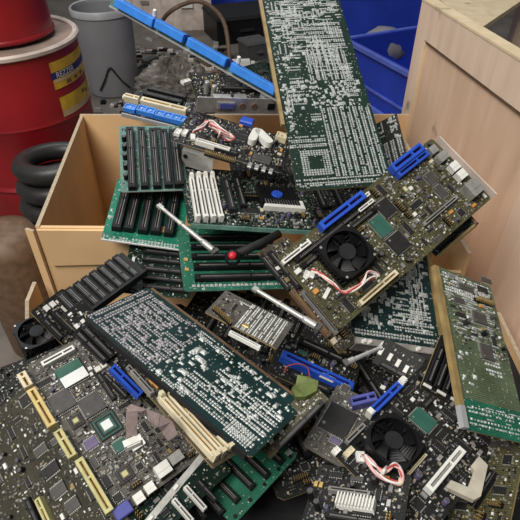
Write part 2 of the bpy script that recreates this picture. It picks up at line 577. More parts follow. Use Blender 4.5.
COMP = {
    'slot_black': lambda r, *p: c_slot(r, *p, c='black', hf=.8), 'slot_blue': lambda r, *p: c_slot(r, *p, c='blue'), 'slot_sky': lambda r, *p: c_slot(r, *p, c='sky'),
    'slot_white': lambda r, *p: c_slot(r, *p, c='white'), 'bare_sky': lambda r, *p: c_bare(r, *p, c='sky_blue', hf=.9, name='slot'), 'slot_cream': lambda r, *p: c_slot(r, *p, c='cream'), 'slot_yellow': lambda r, *p: c_slot(r, *p, c='yellow'),
    'slot_pale': lambda r, *p: c_slot(r, *p, c='pale'), 'slot_brown': lambda r, *p: c_slot(r, *p, c='brown'), 'slot_navy': lambda r, *p: c_slot(r, *p, c='navy'),
    'slot_low': lambda r, *p: c_slot(r, *p, c='black', hf=.5), 'slot_dark': lambda r, *p: c_slot(r, *p, c='dark', hf=.8), 'slot_grey': lambda r, *p: c_slot(r, *p, c='grey'), 'slot_green': lambda r, *p: c_slot(r, *p, c='green'), 'slot_indigo': lambda r, *p: c_slot(r, *p, c='indigo'),
    'dimm_cream': lambda r, *p: c_dimm(r, *p, c='cream', lat='cream'), 'dimm_white': lambda r, *p: c_dimm(r, *p, c='white'), 'dimm_black': lambda r, *p: c_dimm(r, *p, c='black', lat='white'),
    'dimm_blue': lambda r, *p: c_dimm(r, *p, c='blue', lat='white'),
    'ic': c_ic, 'ic_grey': lambda r, *p: c_ic(r, *p, c='ic_grey'), 'qfp': c_qfp, 'qfp_grey': lambda r, *p: c_qfp(r, *p, c='ic_grey'), 'qfp_violet': lambda r, *p: c_qfp(r, *p, c='violet'),
    'bga': c_bga, 'bga_dark': lambda r, *p: c_bga(r, *p, c='ic_grey'), 'rom': c_labelchip,
    'white': lambda r, *p: c_block(r, *p, c='white'), 'cream': lambda r, *p: c_block(r, *p, c='cream'), 'grey': lambda r, *p: c_block(r, *p, c='grey'), 'blk': lambda r, *p: c_block(r, *p, c='black'),
    'blue': lambda r, *p: c_block(r, *p, c='blue'), 'skyblk': lambda r, *p: c_block(r, *p, c='sky_blue'), 'indigo': lambda r, *p: c_bare(r, *p, c='indigo', name='video_port'),
    'bare_white': lambda r, *p: c_bare(r, *p, c='white'), 'bare_grey': lambda r, *p: c_bare(r, *p, c='grey'), 'bare_black': lambda r, *p: c_bare(r, *p, c='black'), 'bare_green': lambda r, *p: c_qfp(r, *p, c='chip_green'),
    'bare_orange': lambda r, *p: c_bare(r, *p, c='orange'), 'bare_tan': lambda r, *p: c_bare(r, *p, c='tan_edge'), 'bare_metal': lambda r, *p: c_bare(r, *p, c='metal'), 'bare_blue': lambda r, *p: c_bare(r, *p, c='blue', hf=.4),
    'bare_navy': lambda r, *p: c_bare(r, *p, c='navy', hf=.3), 'bare_gold': lambda r, *p: c_bare(r, *p, c='gold', hf=.4), 'bare_dark': lambda r, *p: c_bare(r, *p, c='soft_black', hf=.35), 'bare_cream': lambda r, *p: c_bare(r, *p, c='cream', hf=.7),
    'header': c_header, 'ide': c_ide, 'ide_blue': lambda r, *p: c_ide(r, *p, c='blue'), 'ide_white': lambda r, *p: c_ide(r, *p, c='white'), 'cap': c_cap, 'coin': c_coin,
    'capmetal': lambda r, *p: c_cap(r, *p, c='metal', hf=2.6), 'capblack': lambda r, *p: c_cap(r, *p, c='black', hf=1.5), 'port': c_port, 'clip': c_clip, 'fan': c_fan,
    'port_white': lambda r, *p: c_port(r, *p, c='white'),
}

# ------------------------------------------------------------------ circuit boards
TH = 0.0016
def pcb_mesh(w, h, m, edge='tan_edge'):
    b = MB()
    r = min(w, h) * .03
    out = [(r, 0), (w - r, 0), (w, r), (w, h - r), (w - r, h), (r, h), (0, h - r), (0, r)]
    b.quad([(*p, 0) for p in out], 0)
    b.quad([(*p, -TH) for p in reversed(out)], 0)
    for i in range(8):
        p, q = out[i], out[(i + 1) % 8]
        b.quad([(*p, -TH), (*q, -TH), (*q, 0), (*p, 0)], 1)
    return b.mesh('circuit_board', (m, edge))

def solder_points(w, h, zones, rng):
    """rows, footprints and scattered joints on the solder side: list of (x, y, sx, sy)"""
    pts = []
    for (u0, v0, u1, v1, kind, pitch) in zones:
        x0, x1, y0, y1 = u0 * w, u1 * w, v0 * h, v1 * h
        if kind in ('rowx', 'rowy'):
            a0, a1, b0, b1 = (x0, x1, y0, y1) if kind == 'rowx' else (y0, y1, x0, x1)
            p = b0
            k = 0
            while p < b1:
                s = a0
                while s < a1:
                    if rng.random() < .93:
                        q = (s, p, pitch * rng.uniform(.34, .46), pitch * rng.uniform(.30, .40))
                        pts.append(q if kind == 'rowx' else (q[1], q[0], q[3], q[2]))
                    s += pitch
                k += 1
                p += pitch * (1.0 if k % 2 else 1.75)
        elif kind == 'grid':
            nx, ny = max(2, int((x1 - x0) / pitch)), max(2, int((y1 - y0) / pitch))
            for i in range(nx):
                for j in range(ny):
                    if min(i, j, nx - 1 - i, ny - 1 - j) < 3:
                        pts.append((x0 + (i + .5) * pitch, y0 + (j + .5) * pitch, pitch * .38, pitch * .38))
        elif kind == 'dips':
            n = int((x1 - x0) * (y1 - y0) / (pitch * pitch * 34))
            for _ in range(n):
                L = rng.choice((5, 7, 8, 10)) * pitch
                g = rng.choice((2, 3, 3)) * pitch
                cx, cy = rng.uniform(x0, x1 - L * .5), rng.uniform(y0, y1 - g * .5)
                vert = rng.random() < .4
                for i in range(int(L / pitch)):
                    for s in (0, g):
                        px, py = (cx + i * pitch, cy + s) if not vert else (cx + s, cy + i * pitch)
                        if px < x1 and py < y1:
                            pts.append((px, py, pitch * .42, pitch * .36))
        elif kind == 'scatter':
            n = int((x1 - x0) * (y1 - y0) / (pitch * pitch * 6))
            for _ in range(n):
                f = rng.choice((.34, .4, .5, .7))
                e = rng.choice((1, 1, 1.8))
                q = (rng.uniform(x0, x1), rng.uniform(y0, y1), pitch * f * e, pitch * f)
                if rng.random() < .5:
                    q = (q[0], q[1], q[3], q[2])
                pts.append(q)
        elif kind == 'dash':
            n = int((x1 - x0) * (y1 - y0) / (pitch * pitch * 5.0))
            for _ in range(n):
                L = pitch * rng.uniform(.8, 2.2)
                pts.append((rng.uniform(x0, x1), round(rng.uniform(y0, y1) / pitch) * pitch, L, pitch * .32))
    return [(x, y, a, b) for (x, y, a, b) in pts if .006 * w < x - a and x + a < w * .994 and .006 * h < y - b and y + b < h * .994]

def add_solder(root, w, h, zones, seed, m='solder'):
    rng = random.Random(seed)
    b = MB()
    for (x, y, a, c) in solder_points(w, h, zones, rng):
        H = min(a, c) * rng.uniform(.5, 1.0)
        k = len(b.v)
        b.v += [(x - a, y - c, 0), (x + a, y - c, 0), (x + a, y + c, 0), (x - a, y + c, 0),
                (x - a * .4, y - c * .4, H), (x + a * .4, y - c * .4, H), (x + a * .4, y + c * .4, H), (x - a * .4, y + c * .4, H)]
        for q in ((4, 5, 6, 7), (0, 1, 5, 4), (1, 2, 6, 5), (2, 3, 7, 6), (3, 0, 4, 7)):
            b.f.append(tuple(k + i for i in q))
            b.m.append(0)
    o = link('solder_joints', b.mesh('solder_joints', (m,)), root)
    o['kind'] = 'stuff'
    return o

def fill_parts(root, w, h, comps, seed, dens=1.0, tint=0, zone=(0, 0, 1, 1), unit=0.011):
    """populate the free area with chips and capacitors (each a part) and a scatter of tiny surface parts"""
    rng = random.Random(seed)
    occ = []
    for c in comps:
        x, y, a, L, W = c[1:6]
        if 45 < a % 180 < 135:
            L, W = W, L
        occ.append((x - L / 2, x + L / 2, y - W / 2, y + W / 2))
    def free(x, y, hx, hy, g=0.0015):
        if x - hx < w * zone[0] + .003 or x + hx > w * zone[2] - .003 or y - hy < h * zone[1] + .003 or y + hy > h * zone[3] - .003:
            return False
        return all(x + hx + g < o[0] or x - hx - g > o[1] or y + hy + g < o[2] or y - hy - g > o[3] for o in occ)
    area = w * (zone[2] - zone[0]) * h * (zone[3] - zone[1])
    n = int(area / (unit * unit) * .42 * dens)
    for _ in range(n):
        kind = rng.choice(('ic', 'ic', 'ic', 'qfp', 'cap', 'cap', 'ic_grey', 'bare', 'header', 'bare_grey'))
        L = unit * rng.uniform(.7, 1.7)
        W = L * rng.uniform(.4, .65)
        if kind == 'qfp': W = L
        if kind == 'cap': L = W = unit * rng.uniform(.35, .6)
        if kind in ('bare', 'bare_grey'): L, W = unit * .6, unit * .35
        if kind == 'header': W = .005
        a = rng.choice((0, 90))
        for _t in range(5):
            x, y = rng.uniform(0, w), rng.uniform(0, h)
            hx, hy = (L / 2, W / 2) if a == 0 else (W / 2, L / 2)
            if free(x, y, hx, hy):
                occ.append((x - hx, x + hx, y - hy, y + hy))
                if kind == 'bare':
                    c_bare(root, x, y, a, L, W, rng.choice(('orange', 'cream', 'grey', 'tan_edge', 'metal', 'white')), .6)
                elif kind == 'cap':
                    c_cap(root, x, y, a, L, W, rng.choice(('ic_black', 'violet', 'black', 'ic_grey')))
                else:
                    COMP[kind](root, x, y, a, L, W)
                break
    b = MB()
    m = int(area / (unit * unit) * 9.0 * dens)
    for _ in range(m):
        L = rng.uniform(.0012, .0034)
        W = L * rng.uniform(.45, .7)
        if rng.random() < .5:
            L, W = W, L
        x, y = rng.uniform(0, w), rng.uniform(0, h)
        if free(x, y, L / 2, W / 2, .0003):
            k = rng.choice((0, 0, 0, 1, 1, 1, 2, 2, 3, 4))
            H = rng.uniform(.0006, .0014)
            if k == 2:
                b.box(x - L / 2, x + L / 2, y - W / 2, y + W / 2, 0, H, 2)
            else:
                b.box(x - L / 2, x + L / 2, y - W / 2, y + W / 2, 0, H, k)
    o = link('surface_components', b.mesh('surface_components', ('speck_grey', 'dark_grey', 'ic_black', 'speck_tan', 'label_white')), root)
    o['kind'] = 'stuff'

def board(name, label, pose, pcb, comps=(), group=None, solder=None, seed=1, fill=None, edge='tan_edge', cat='circuit board', joint='solder', zone=(0, 0, 1, 1), unit=0.011):
    o, R, w, h = pose
    root = bpy.data.objects.new(name, None)
    COL.objects.link(root)
    root.empty_display_size = 0.02
    m = Matrix.Identity(4)
    for i in range(3):
        for j in range(3):
            m[i][j] = R[i][j]
        m[i][3] = o[i]
    root.matrix_world = m
    tag(root, label, cat, group)
    link('circuit_board', pcb_mesh(w, h, pcb, edge), root)
    for c in comps:
        COMP[c[0]](root, *c[1:6])
    if solder:
        add_solder(root, w, h, solder, seed, joint)
    if fill:
        fill_parts(root, w, h, comps, seed, fill, zone=zone, unit=unit)
    return root, w, h

def part_box(root, name, x0, x1, y0, y1, z0, z1, m, ins=0):
    b = MB()
    b.box(x0, x1, y0, y1, z0, z1, 0, ins)
    return link(name, b.mesh(name, (m,)), root)

def part_wire(root, name, pts, r, m, label=None, flat=None):
    b = MB()
    b.tube(pts, r, 6, 0, 5, flat)
    me = b.mesh(name, (m,), True)
    o = link(name, me, root)
    if label: o['label'] = label
    return o

# ------------------------------------------------------------------ the place: floor, boxes, panel, drums, crates
mat('concrete', (0.16, 0.135, 0.115), 0.8, 0, 0.3, 6, 0.25)
mat('cardboard', (0.72, 0.47, 0.24), 0.8, 0, 0.08, 14, 0.05)
mat('cardboard_edge', (0.42, 0.34, 0.24), 0.85, 0, 0.2, 220, 0.2)
mat('drum_red', (0.26, 0.008, 0.013), 0.35, 0, 0.25, 7)
mat('drum_top', (0.27, 0.20, 0.165), 0.75, 0, 0.3, 16)
mat('rim_pale', (0.62, 0.52, 0.46), 0.5, 0, 0.2, 20)
mat('label_yellow', (0.62, 0.40, 0.03), 0.5, 0, 0.25, 18, 0, (0.45, 0.25, 0.02))
mat('label_cream', (0.55, 0.40, 0.22), 0.5, 0, 0.2, 22)
mat('label_navy', (0.02, 0.02, 0.12), 0.5, 0, 0.2, 30)
mat('pail_grey', (0.235, 0.235, 0.25), 0.5, 0, 0.12, 6)
mat('pail_rim', (0.36, 0.36, 0.37), 0.5, 0, 0.15, 20)
mat('crate_blue', (0.016, 0.045, 0.40), 0.42, 0, 0.18, 8)
mat('crate_blue_edge', (0.09, 0.13, 0.50), 0.45, 0, 0.2, 20)
mat('dull_cream', (0.46, 0.42, 0.34), 0.5, 0, 0.15, 60)
mat('bag_grey', (0.17, 0.15, 0.13), 0.38, 0, 0.5, 22, 0.5)
mat('cloth_grey', (0.20, 0.19, 0.21), 0.8, 0, 0.2, 20, 0.2)

def wood_mat(name, col, rough=0.55):
    m, nt, b = _nodes(name)
    tc = nt.nodes.new('ShaderNodeTexCoord')
    mp = nt.nodes.new('ShaderNodeMapping')
    mp.inputs['Scale'].default_value = (14, 14, 2.2)
    nt.links.new(tc.outputs['Object'], mp.inputs['Vector'])
    nz = nt.nodes.new('ShaderNodeTexNoise')
    nz.inputs['Scale'].default_value = 2.0
    nz.inputs['Detail'].default_value = 6
    nz.inputs['Distortion'].default_value = 0.6
    nt.links.new(mp.outputs['Vector'], nz.inputs['Vector'])
    rp = nt.nodes.new('ShaderNodeValToRGB')
    e = rp.color_ramp.elements
    e[0].position, e[1].position = 0.28, 0.72
    e[0].color = (*[c * f for c, f in zip(col, (.86, .82, .78))], 1)
    e[1].color = (*[min(1, c * 1.08) for c in col], 1)
    nt.links.new(nz.outputs['Fac'], rp.inputs['Fac'])
    kn = nt.nodes.new('ShaderNodeTexNoise')
    kn.inputs['Scale'].default_value = 17
    nt.links.new(tc.outputs['Object'], kn.inputs['Vector'])
    kr = nt.nodes.new('ShaderNodeMapRange')
    kr.inputs['From Min'].default_value = 0.66
    kr.inputs['From Max'].default_value = 0.76
    nt.links.new(kn.outputs['Fac'], kr.inputs['Value'])
    mx = nt.nodes.new('ShaderNodeMixRGB')
    mx.inputs['Color2'].default_value = (*[c * .45 for c in col], 1)
    nt.links.new(kr.outputs['Result'], mx.inputs['Fac'])
    nt.links.new(rp.outputs['Color'], mx.inputs['Color1'])
    nt.links.new(mx.outputs['Color'], b.inputs['Base Color'])
    b.inputs['Roughness'].default_value = rough
    MATS[name] = m

wood_mat('wood_frame', (0.70, 0.54, 0.42))
wood_mat('wood_panel', (0.65, 0.465, 0.335))
wood_mat('wood_bright', (0.70, 0.57, 0.38))

b = MB()
b.quad([(-6, -3, 0), (6, -3, 0), (6, 9, 0), (-6, 9, 0)])
tag(link('floor', b.mesh('floor', ('concrete',))), 'grey brown concrete workshop floor', None, None, 'structure')

def empty(name, loc, rz=0.0):
    o = bpy.data.objects.new(name, None)
    COL.objects.link(o)
    o.empty_display_size = 0.05
    o.location = loc
    o.rotation_euler = (0, 0, rz)
    return o

def wall_slab(root, name, p, q, z0, z1, th, m='cardboard', edge='cardboard_edge', lean=0.0):
    """upright sheet from p to q; thickness to the left of p->q; pale cut edge on top"""
    p, q = Vector((*p, 0)), Vector((*q, 0))
    d = (q - p).normalized()
    n = Vector((-d.y, d.x, 0))
    b = MB()
    lo = [p, q, q + n * th, p + n * th]
    hi = [v + n * lean for v in lo]
    b.hexa([(v.x, v.y, z0) for v in lo], [(v.x, v.y, z1) for v in hi])
    b.m[1] = 1
    return link(name, b.mesh(name, (m, edge)), root)

# large box standing behind the front heap
BX = dict(fl=(-0.328, 0.612), bl=(-0.362, 0.992), br=(0.300, 0.992), fr=(0.322, 0.612))
box = empty('cardboard_box', (-0.02, 0.8, 0))
tag(box, 'large open cardboard box with a shaded inside, behind the heap of boards', 'box')
c0 = Vector((-0.02, 0.8))
def rel(p): return (p[0] - c0.x, p[1] - c0.y)
wall_slab(box, 'side_panel', rel(BX['bl']), rel(BX['fl']), 0, 0.55, 0.006)
wall_slab(box, 'back_panel', rel(BX['br']), rel(BX['bl']), 0, 0.552, 0.006)
f0, f1 = rel(BX['fl']), rel(BX['fr'])
b = MB()
xs = [f0[0] + (f1[0] - f0[0]) * u for u in (0, .30, .40, 1)]
zs = [.548, .546, .48, .46]
for k in range(3):
    b.hexa([(xs[k], f0[1], 0), (xs[k + 1], f0[1], 0), (xs[k + 1], f0[1] + .006, 0), (xs[k], f0[1] + .006, 0)],
           [(xs[k], f0[1], zs[k]), (xs[k + 1], f0[1], zs[k + 1]), (xs[k + 1], f0[1] + .006, zs[k + 1]), (xs[k], f0[1] + .006, zs[k])])
link('front_panel', b.mesh('front_panel', ('cardboard',)), box)
wall_slab(box, 'side_panel', rel(BX['fr']), rel(BX['br']), 0, 0.50, 0.006)
b = MB()
b.hexa([(-0.30, -0.192, 0.478), (-0.12, -0.192, 0.484), (-0.12, -0.189, 0.484), (-0.30, -0.189, 0.478)],
       [(-0.305, -0.1935, 0.547), (-0.11, -0.1935, 0.545), (-0.11, -0.189, 0.545), (-0.305, -0.189, 0.547)])
link('folded_flap', b.mesh('folded_flap', ('cardboard',)), box)
wall_slab(box, 'corner_flap', (-0.325, -0.187), (-0.311, -0.193), 0.25, 0.545, 0.004)
b = MB()
b.box(-0.33, 0.31, -0.18, 0.18, 0.002, 0.008)
link('bottom_panel', b.mesh('bottom_panel', ('cardboard',)), box)

# lower box that carries the front heap
box2 = empty('cardboard_box', (0.02, 0.3, 0))
tag(box2, 'lower cardboard box under the front boards, its rim edge showing at the left', 'box')
b = MB()
ys, zs = [-.28, .20, .262, .30], [.372, .372, .448, .452]
for k in range(3):
    b.hexa([(-.375, ys[k], 0), (-.369, ys[k], 0), (-.369, ys[k + 1], 0), (-.375, ys[k + 1], 0)],
           [(-.375, ys[k], zs[k]), (-.369, ys[k], zs[k]), (-.369, ys[k + 1], zs[k + 1]), (-.375, ys[k + 1], zs[k + 1])])
    b.m[-5] = 1
link('side_panel', b.mesh('side_panel', ('cardboard', 'cardboard_edge')), box2)
wall_slab(box2, 'back_panel', (0.375, 0.30), (-0.369, 0.30), 0, 0.385, 0.006)
wall_slab(box2, 'front_panel', (-0.369, -0.28), (0.375, -0.28), 0, 0.40, 0.006)
wall_slab(box2, 'side_panel', (0.375, -0.274), (0.375, 0.294), 0, 0.385, 0.006)
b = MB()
b.box(-0.369, 0.369, -0.274, 0.294, 0.362, 0.368)  # added black sheet standing in for the shade inside the box
link('dark_depth_sheet', b.mesh('dark_depth_sheet', ('soft_black',)), box2)

# framed wooden panel at the right, seen almost along its plane
D = Vector((0.176, -0.984, 0)).normalized()
wp_ = empty('wooden_panel', (0.33, 1.15, 0), math.atan2(D.y, D.x))
tag(wp_, 'framed pale wooden cabinet panel standing upright at the right', 'panel')
def wbox(name, s0, s1, z0, z1, y0, y1, m):
    b = MB()
    b.box(s0, s1, y0, y1, z0, z1)
    me = b.mesh(name, (m,))
    o = link(name, me, wp_)
    return o
# local +y points to the viewer's right, -y towards the heap
wbox('stile', 0, 0.042, 0, 0.66, 0, 0.020, 'wood_frame')
wbox('top_rail', 0, 0.75, 0.66, 0.725, 0, 0.020, 'wood_frame')
wbox('stile', 0.455, 0.75, 0, 0.66, 0.0005, 0.020, 'wood_frame')
wbox('recessed_board', 0.046, 0.455, 0, 0.656, 0.007, 0.016, 'wood_panel')
wbox('bead', 0.042, 0.046, 0, 0.656, 0.0012, 0.018, 'wood_bright')
wbox('bead', 0.046, 0.455, 0.656, 0.66, 0.0012, 0.018, 'brown')
wbox('cap_strip', 0, 0.75, 0.725, 0.729, -0.001, 0.024, 'wood_bright')

# plywood sheet lying beyond the panel
pts = [(0.501, 1.7056, 0.62), (0.5241, 1.3131, 0.62), (0.8452, 1.7302, 0.62), (0.8639, 2.3466, 0.62)]
cx = sum(p[0] for p in pts) / 4; cy = sum(p[1] for p in pts) / 4
b = MB()
b.hexa([(p[0] - cx, p[1] - cy, 0.608) for p in pts], [(p[0] - cx, p[1] - cy, 0.62) for p in pts])
ply = empty('plywood_table', (cx, cy, 0))
tag(ply, 'bright plywood table top beyond the wooden panel at the upper right corner', 'table')
link('table_top', b.mesh('table_top', ('wood_bright',)), ply)
for p in pts:
    qx, qy = (p[0] - cx) * .86, (p[1] - cy) * .86
    b = MB()
    b.box(qx - .02, qx + .02, qy - .02, qy + .02, 0, .608)
    link('leg', b.mesh('leg', ('wood_frame',)), ply)

# red drum with a smaller red can on its lid
DX, DY, DR, DZ = -0.695, 1.45, 0.195, 0.568
drum = empty('red_drum', (DX, DY, 0))
tag(drum, 'red steel drum with yellow labels at the left edge', 'drum')
b = MB()
b.lathe([(0.0, 0.0), (DR * .97, 0.0), (DR, .012), (DR, .19), (DR + .006, .2), (DR, .21), (DR, .37), (DR + .003, .378), (DR, .386), (DR, DZ - .012)], 56)
me = b.mesh('drum_body', ('drum_red',)); smooth_by_angle(me, .5)
link('drum_body', me, drum)
b = MB()
b.lathe([(DR, DZ - .014), (DR + .007, DZ - .010), (DR + .008, DZ - .002), (DR + .003, DZ + .003), (DR - .008, DZ), (DR - .010, DZ - .008)], 56)
me = b.mesh('drum_rim', ('rim_pale',)); smooth_by_angle(me, .9)
link('drum_rim', me, drum)
b = MB()
b.lathe([(DR - .009, DZ - .006), (DR * .8, DZ - .007), (DR * .5, DZ - .004), (0.0, DZ - .003)], 56)
link('drum_lid', b.mesh('drum_lid', ('drum_top',), True), drum)
def patch(root, name, t0, t1, z0, z1, r, m, skew=0.0, n=10):
    b = MB()
    for i in range(n):
        a0, a1 = t0 + (t1 - t0) * i / n, t0 + (t1 - t0) * (i + 1) / n
        s0, s1 = skew * i / n, skew * (i + 1) / n
        b.quad([(r * math.cos(a0), r * math.sin(a0), z0 + s0), (r * math.cos(a1), r * math.sin(a1), z0 + s1),
                (r * math.cos(a1), r * math.sin(a1), z1 + s1), (r * math.cos(a0), r * math.sin(a0), z1 + s0)])
    return link(name, b.mesh(name, (m,), True), root)
LA0, LZ0 = (-0.6724, 0.4633)
LA1, LZ1 = (-0.6373, 0.5112)
LAR, LZR = (0.1417, 0.4923)
LR = LAR + 0.16
lab = patch(drum, 'paper_label', LA1, LR, LZ0, LZ1 + .022, DR + .0012, 'label_yellow')
tag(lab, 'yellow paper label with a navy lettered band')
hh = LZ1 - LZ0
patch(lab, 'label_band', LA1 - .02, LR, LZ0 + hh * .55, LZ0 + hh * .92, DR + .0018, 'label_navy')
patch(lab, 'label_stripe', LA1 + .02, LR, LZ0 + hh * .36, LZ0 + hh * .55, DR + .0018, 'label_cream')
MA0, MZ0 = (-0.6092, 0.3866)
MA1, MZ1 = (-0.611, 0.4404)
lab2 = patch(drum, 'paper_label', MA1, LR, MZ0, MZ1, DR + .0012, 'label_yellow')
tag(lab2, 'lower yellow paper label with a cream foot')
patch(lab2, 'label_stripe', MA1, LR, MZ0, MZ0 + (MZ1 - MZ0) * .32, DR + .0018, 'label_cream')

def wrap_text(root, body, size, r, a0, z0, m, squash=1.0):
    cu = bpy.data.curves.new('lettering', 'FONT')
    cu.body = body
    cu.size = size
    cu.resolution_u = 2
    tmp = bpy.data.objects.new('lettering_source', cu)
    COL.objects.link(tmp)
    dg = bpy.context.evaluated_depsgraph_get()
    me = bpy.data.meshes.new_from_object(tmp.evaluated_get(dg))
    bpy.data.objects.remove(tmp)
    for v in me.vertices:
        x, y = v.co.x * squash, v.co.y
        a = a0 + x / r
        v.co = (r * math.cos(a), r * math.sin(a), z0 + y)
    me.materials.clear()
    me.materials.append(MATS[m])
    return link('lettering', me, root)
wrap_text(lab, 'REZZER', hh * .44, DR + .0024, LA1 + .06, LZ0 + hh * .585, 'label_white', .95)
for k in range(3):
    patch(lab, 'printed_mark', LA1 + .22 + k * .17, LA1 + .31 + k * .17, LZ0 + hh * .1, LZ0 + hh * .28, DR + .0018, 'brown', 0, 3)
for (u, v, e) in ((.52, .62, .10), (.66, .48, .08), (.86, .66, .08)):
    aa, zz = MA1 + (LR - MA1) * u, MZ0 + (MZ1 - MZ0) * v
    patch(lab2, 'printed_mark', aa, aa + e, zz, zz + (MZ1 - MZ0) * .16, DR + .0018, 'brown', 0, 3)

can = empty('red_can', (DX + .002, DY + .01, DZ + .0035))
tag(can, 'smaller red can standing on the lid of the red drum', 'can')
b = MB()
b.lathe([(0, 0), (.128, 0), (.134, .006), (.134, .20), (.128, .206), (0, .206)], 44)
me = b.mesh('can_body', ('drum_red',)); smooth_by_angle(me, .5)
link('can_body', me, can)
b = MB()
b.lathe([(.134, .0), (.138, .003), (.138, .010), (.134, .013)], 44)
link('bottom_rim', b.mesh('bottom_rim', ('drum_red',), True), can)

# grey pail
pail = empty('grey_pail', (-0.71, 2.5, 0))
tag(pail, 'grey plastic pail with a hanging wire handle behind the drum', 'pail')
b = MB()
b.lathe([(0, 0), (.112, 0), (.117, .006), (.131, .375), (.128, .375), (.112, .02), (0, .02)], 48)
me = b.mesh('pail_body', ('pail_grey',)); smooth_by_angle(me, .6)
link('pail_body', me, pail)
b = MB()
b.lathe([(.130, .352), (.137, .354), (.138, .378), (.133, .384), (.127, .380), (.128, .36)], 48)
me = b.mesh('pail_rim', ('pail_rim',)); smooth_by_angle(me, .9)
link('pail_rim', me, pail)
def on_pail(px, py): return (px[0] * 1, px[1])
hd = [(-1.8814, 0.0415), (-1.629, 0.0915), (-1.4429, 0.1382), (-1.3231, 0.1463), (-1.1827, 0.1165), (-1.0026, 0.0796), (-0.7506, 0.0429)]
part_wire(pail, 'wire_handle', [(.128 * math.cos(a), .128 * math.sin(a), max(.01, z)) for a, z in hd], .0045, 'black_wire')

# blue crates
def crate(label, loc, rz, w, d, h, ribs=3):
    r = empty('plastic_crate', loc, rz)
    tag(r, label, 'crate', 'blue plastic crates at the back')
    t = .012
    b = MB(); b.box(-w / 2, w / 2, -d / 2, d / 2, 0, .01)
    link('crate_floor', b.mesh('crate_floor', ('crate_blue',)), r)
    for (x0, x1, y0, y1) in ((-w / 2, w / 2, -d / 2, -d / 2 + t), (-w / 2, w / 2, d / 2 - t, d / 2), (-w / 2, -w / 2 + t, -d / 2 + t, d / 2 - t), (w / 2 - t, w / 2, -d / 2 + t, d / 2 - t)):
        b = MB(); b.box(x0, x1, y0, y1, .01, h)
        link('crate_wall', b.mesh('crate_wall', ('crate_blue',)), r)
    for k in range(ribs):
        z = h * (k + .55) / ribs if k < ribs - 1 else h - .012
        e = .016 if k == ribs - 1 else .008
        zt = .014 if k == ribs - 1 else .007
        b = MB()
        W2, D2 = w / 2 + e, d / 2 + e
        b.box(-W2, W2, -D2, -d / 2, z, z + zt); b.box(-W2, W2, d / 2, D2, z, z + zt)
        b.box(-W2, -w / 2, -d / 2, d / 2, z, z + zt); b.box(w / 2, W2, -d / 2, d / 2, z, z + zt)
        link('rim_rib', b.mesh('rim_rib', ('crate_blue_edge',)), r)
    return r
ca = math.atan2(2.14 - 1.80, .35 - .51)
ex = Vector((math.cos(ca), math.sin(ca))); ey = Vector((ex.y, -ex.x))
cc = (Vector((.35, 2.14)) + Vector((.51, 1.80))) / 2 + ey * .26
crate('blue plastic crate, nearest one, its slanted rim beside the tall card', (cc.x, cc.y, .155), ca, .40, .52, .19, 2)
crate('blue plastic crate underneath the nearest crate', (cc.x, cc.y, 0), ca, .40, .52, .152, 2)
crate('blue plastic crate standing behind the nearest crate', (.62, 2.75, 0), .05, .62, .42, .42, 2)
crate('blue plastic crate farthest back, seen at the top edge left of the tall card', (-.18, 4.15, 0), .0, .52, .36, .28, 2)
cl = MB()
rng = random.Random(3)
N = 14
gv = []
for j in range(9):
    for i in range(N):
        a = 2 * PI * i / N
        rr = (.085 * math.sin(PI * (j + .35) / 9.2) + .012) * (1 + .22 * math.sin(3 * a + j) * rng.uniform(.5, 1))
        gv.append((rr * math.cos(a), rr * .8 * math.sin(a), .022 * j))
cl.v = gv
for j in range(8):
    for i in range(N):
        cl.f.append((j * N + i, j * N + (i + 1) % N, (j + 1) * N + (i + 1) % N, (j + 1) * N + i)); cl.m.append(0)
cl.f.append(tuple(range(N - 1, -1, -1))); cl.m.append(0)
cl.f.append(tuple(8 * N + i for i in range(N))); cl.m.append(0)
pk = (0.4668, 2.1834, 0.2)
tag(link('cloth_bundle', cl.mesh('cloth_bundle', ('cloth_grey',), True), None, (pk[0] + .06, pk[1] + .12, .166)), 'grey cloth bundle lying inside the nearest blue crate', 'cloth')

# made-up hose coil, added to fill the dark area between drum and box
b = MB()
hp = []
for k in range(15 * 7):
    a = 2 * PI * k / 15
    rr = .088 + .010 * math.sin(k * .37)
    hp.append((rr * math.cos(a), rr * math.sin(a), .026 + .052 * k / 15))
b.tube(hp, .024, 8, 0, 2)
tag(link('filler_hose', b.mesh('filler_hose', ('black_wire',), True), None, (-.50, 1.13, 0)), 'made-up black hose coil filling the dark area between the red drum and the cardboard box', 'hose')
b = MB()
b.lathe([(0, 0), (.07, 0), (.075, .01), (.075, .30), (.06, .34), (.03, .345), (0, .345)], 28)
tag(link('brown_jar', b.mesh('brown_jar', ('brown',), True), None, (-.545, .88, 0)), 'dark brown jar at the left edge below the red drum', 'jar')

# crumpled plastic bag
def crumple(name, loc, rx, ry, rz, m, label, cat, seed=1, n=44):
    rng = random.Random(seed)
    ph = [(rng.uniform(2, 9), rng.uniform(2, 9), rng.uniform(0, 6), rng.uniform(.03, .09)) for _ in range(14)]
    b = MB()
    J = n // 2
    for j in range(J + 1):
        th = PI / 2 * j / J
        for i in range(n):
            a = 2 * PI * i / n
            d = 1.0
            for (p, q, f, am) in ph:
                d += am * abs(math.sin(round(p) * a + q * th + f)) - am * .5
            d += rng.uniform(-.05, .05)
            b.v.append((rx * d * math.cos(a) * math.cos(th), ry * d * math.sin(a) * math.cos(th), max(0, rz * d * math.sin(th))))
    for j in range(J):
        for i in range(n):
            b.f.append((j * n + i, j * n + (i + 1) % n, (j + 1) * n + (i + 1) % n, (j + 1) * n + i)); b.m.append(0)
    return tag(link(name, b.mesh(name, (m,)), None, loc), label, cat)
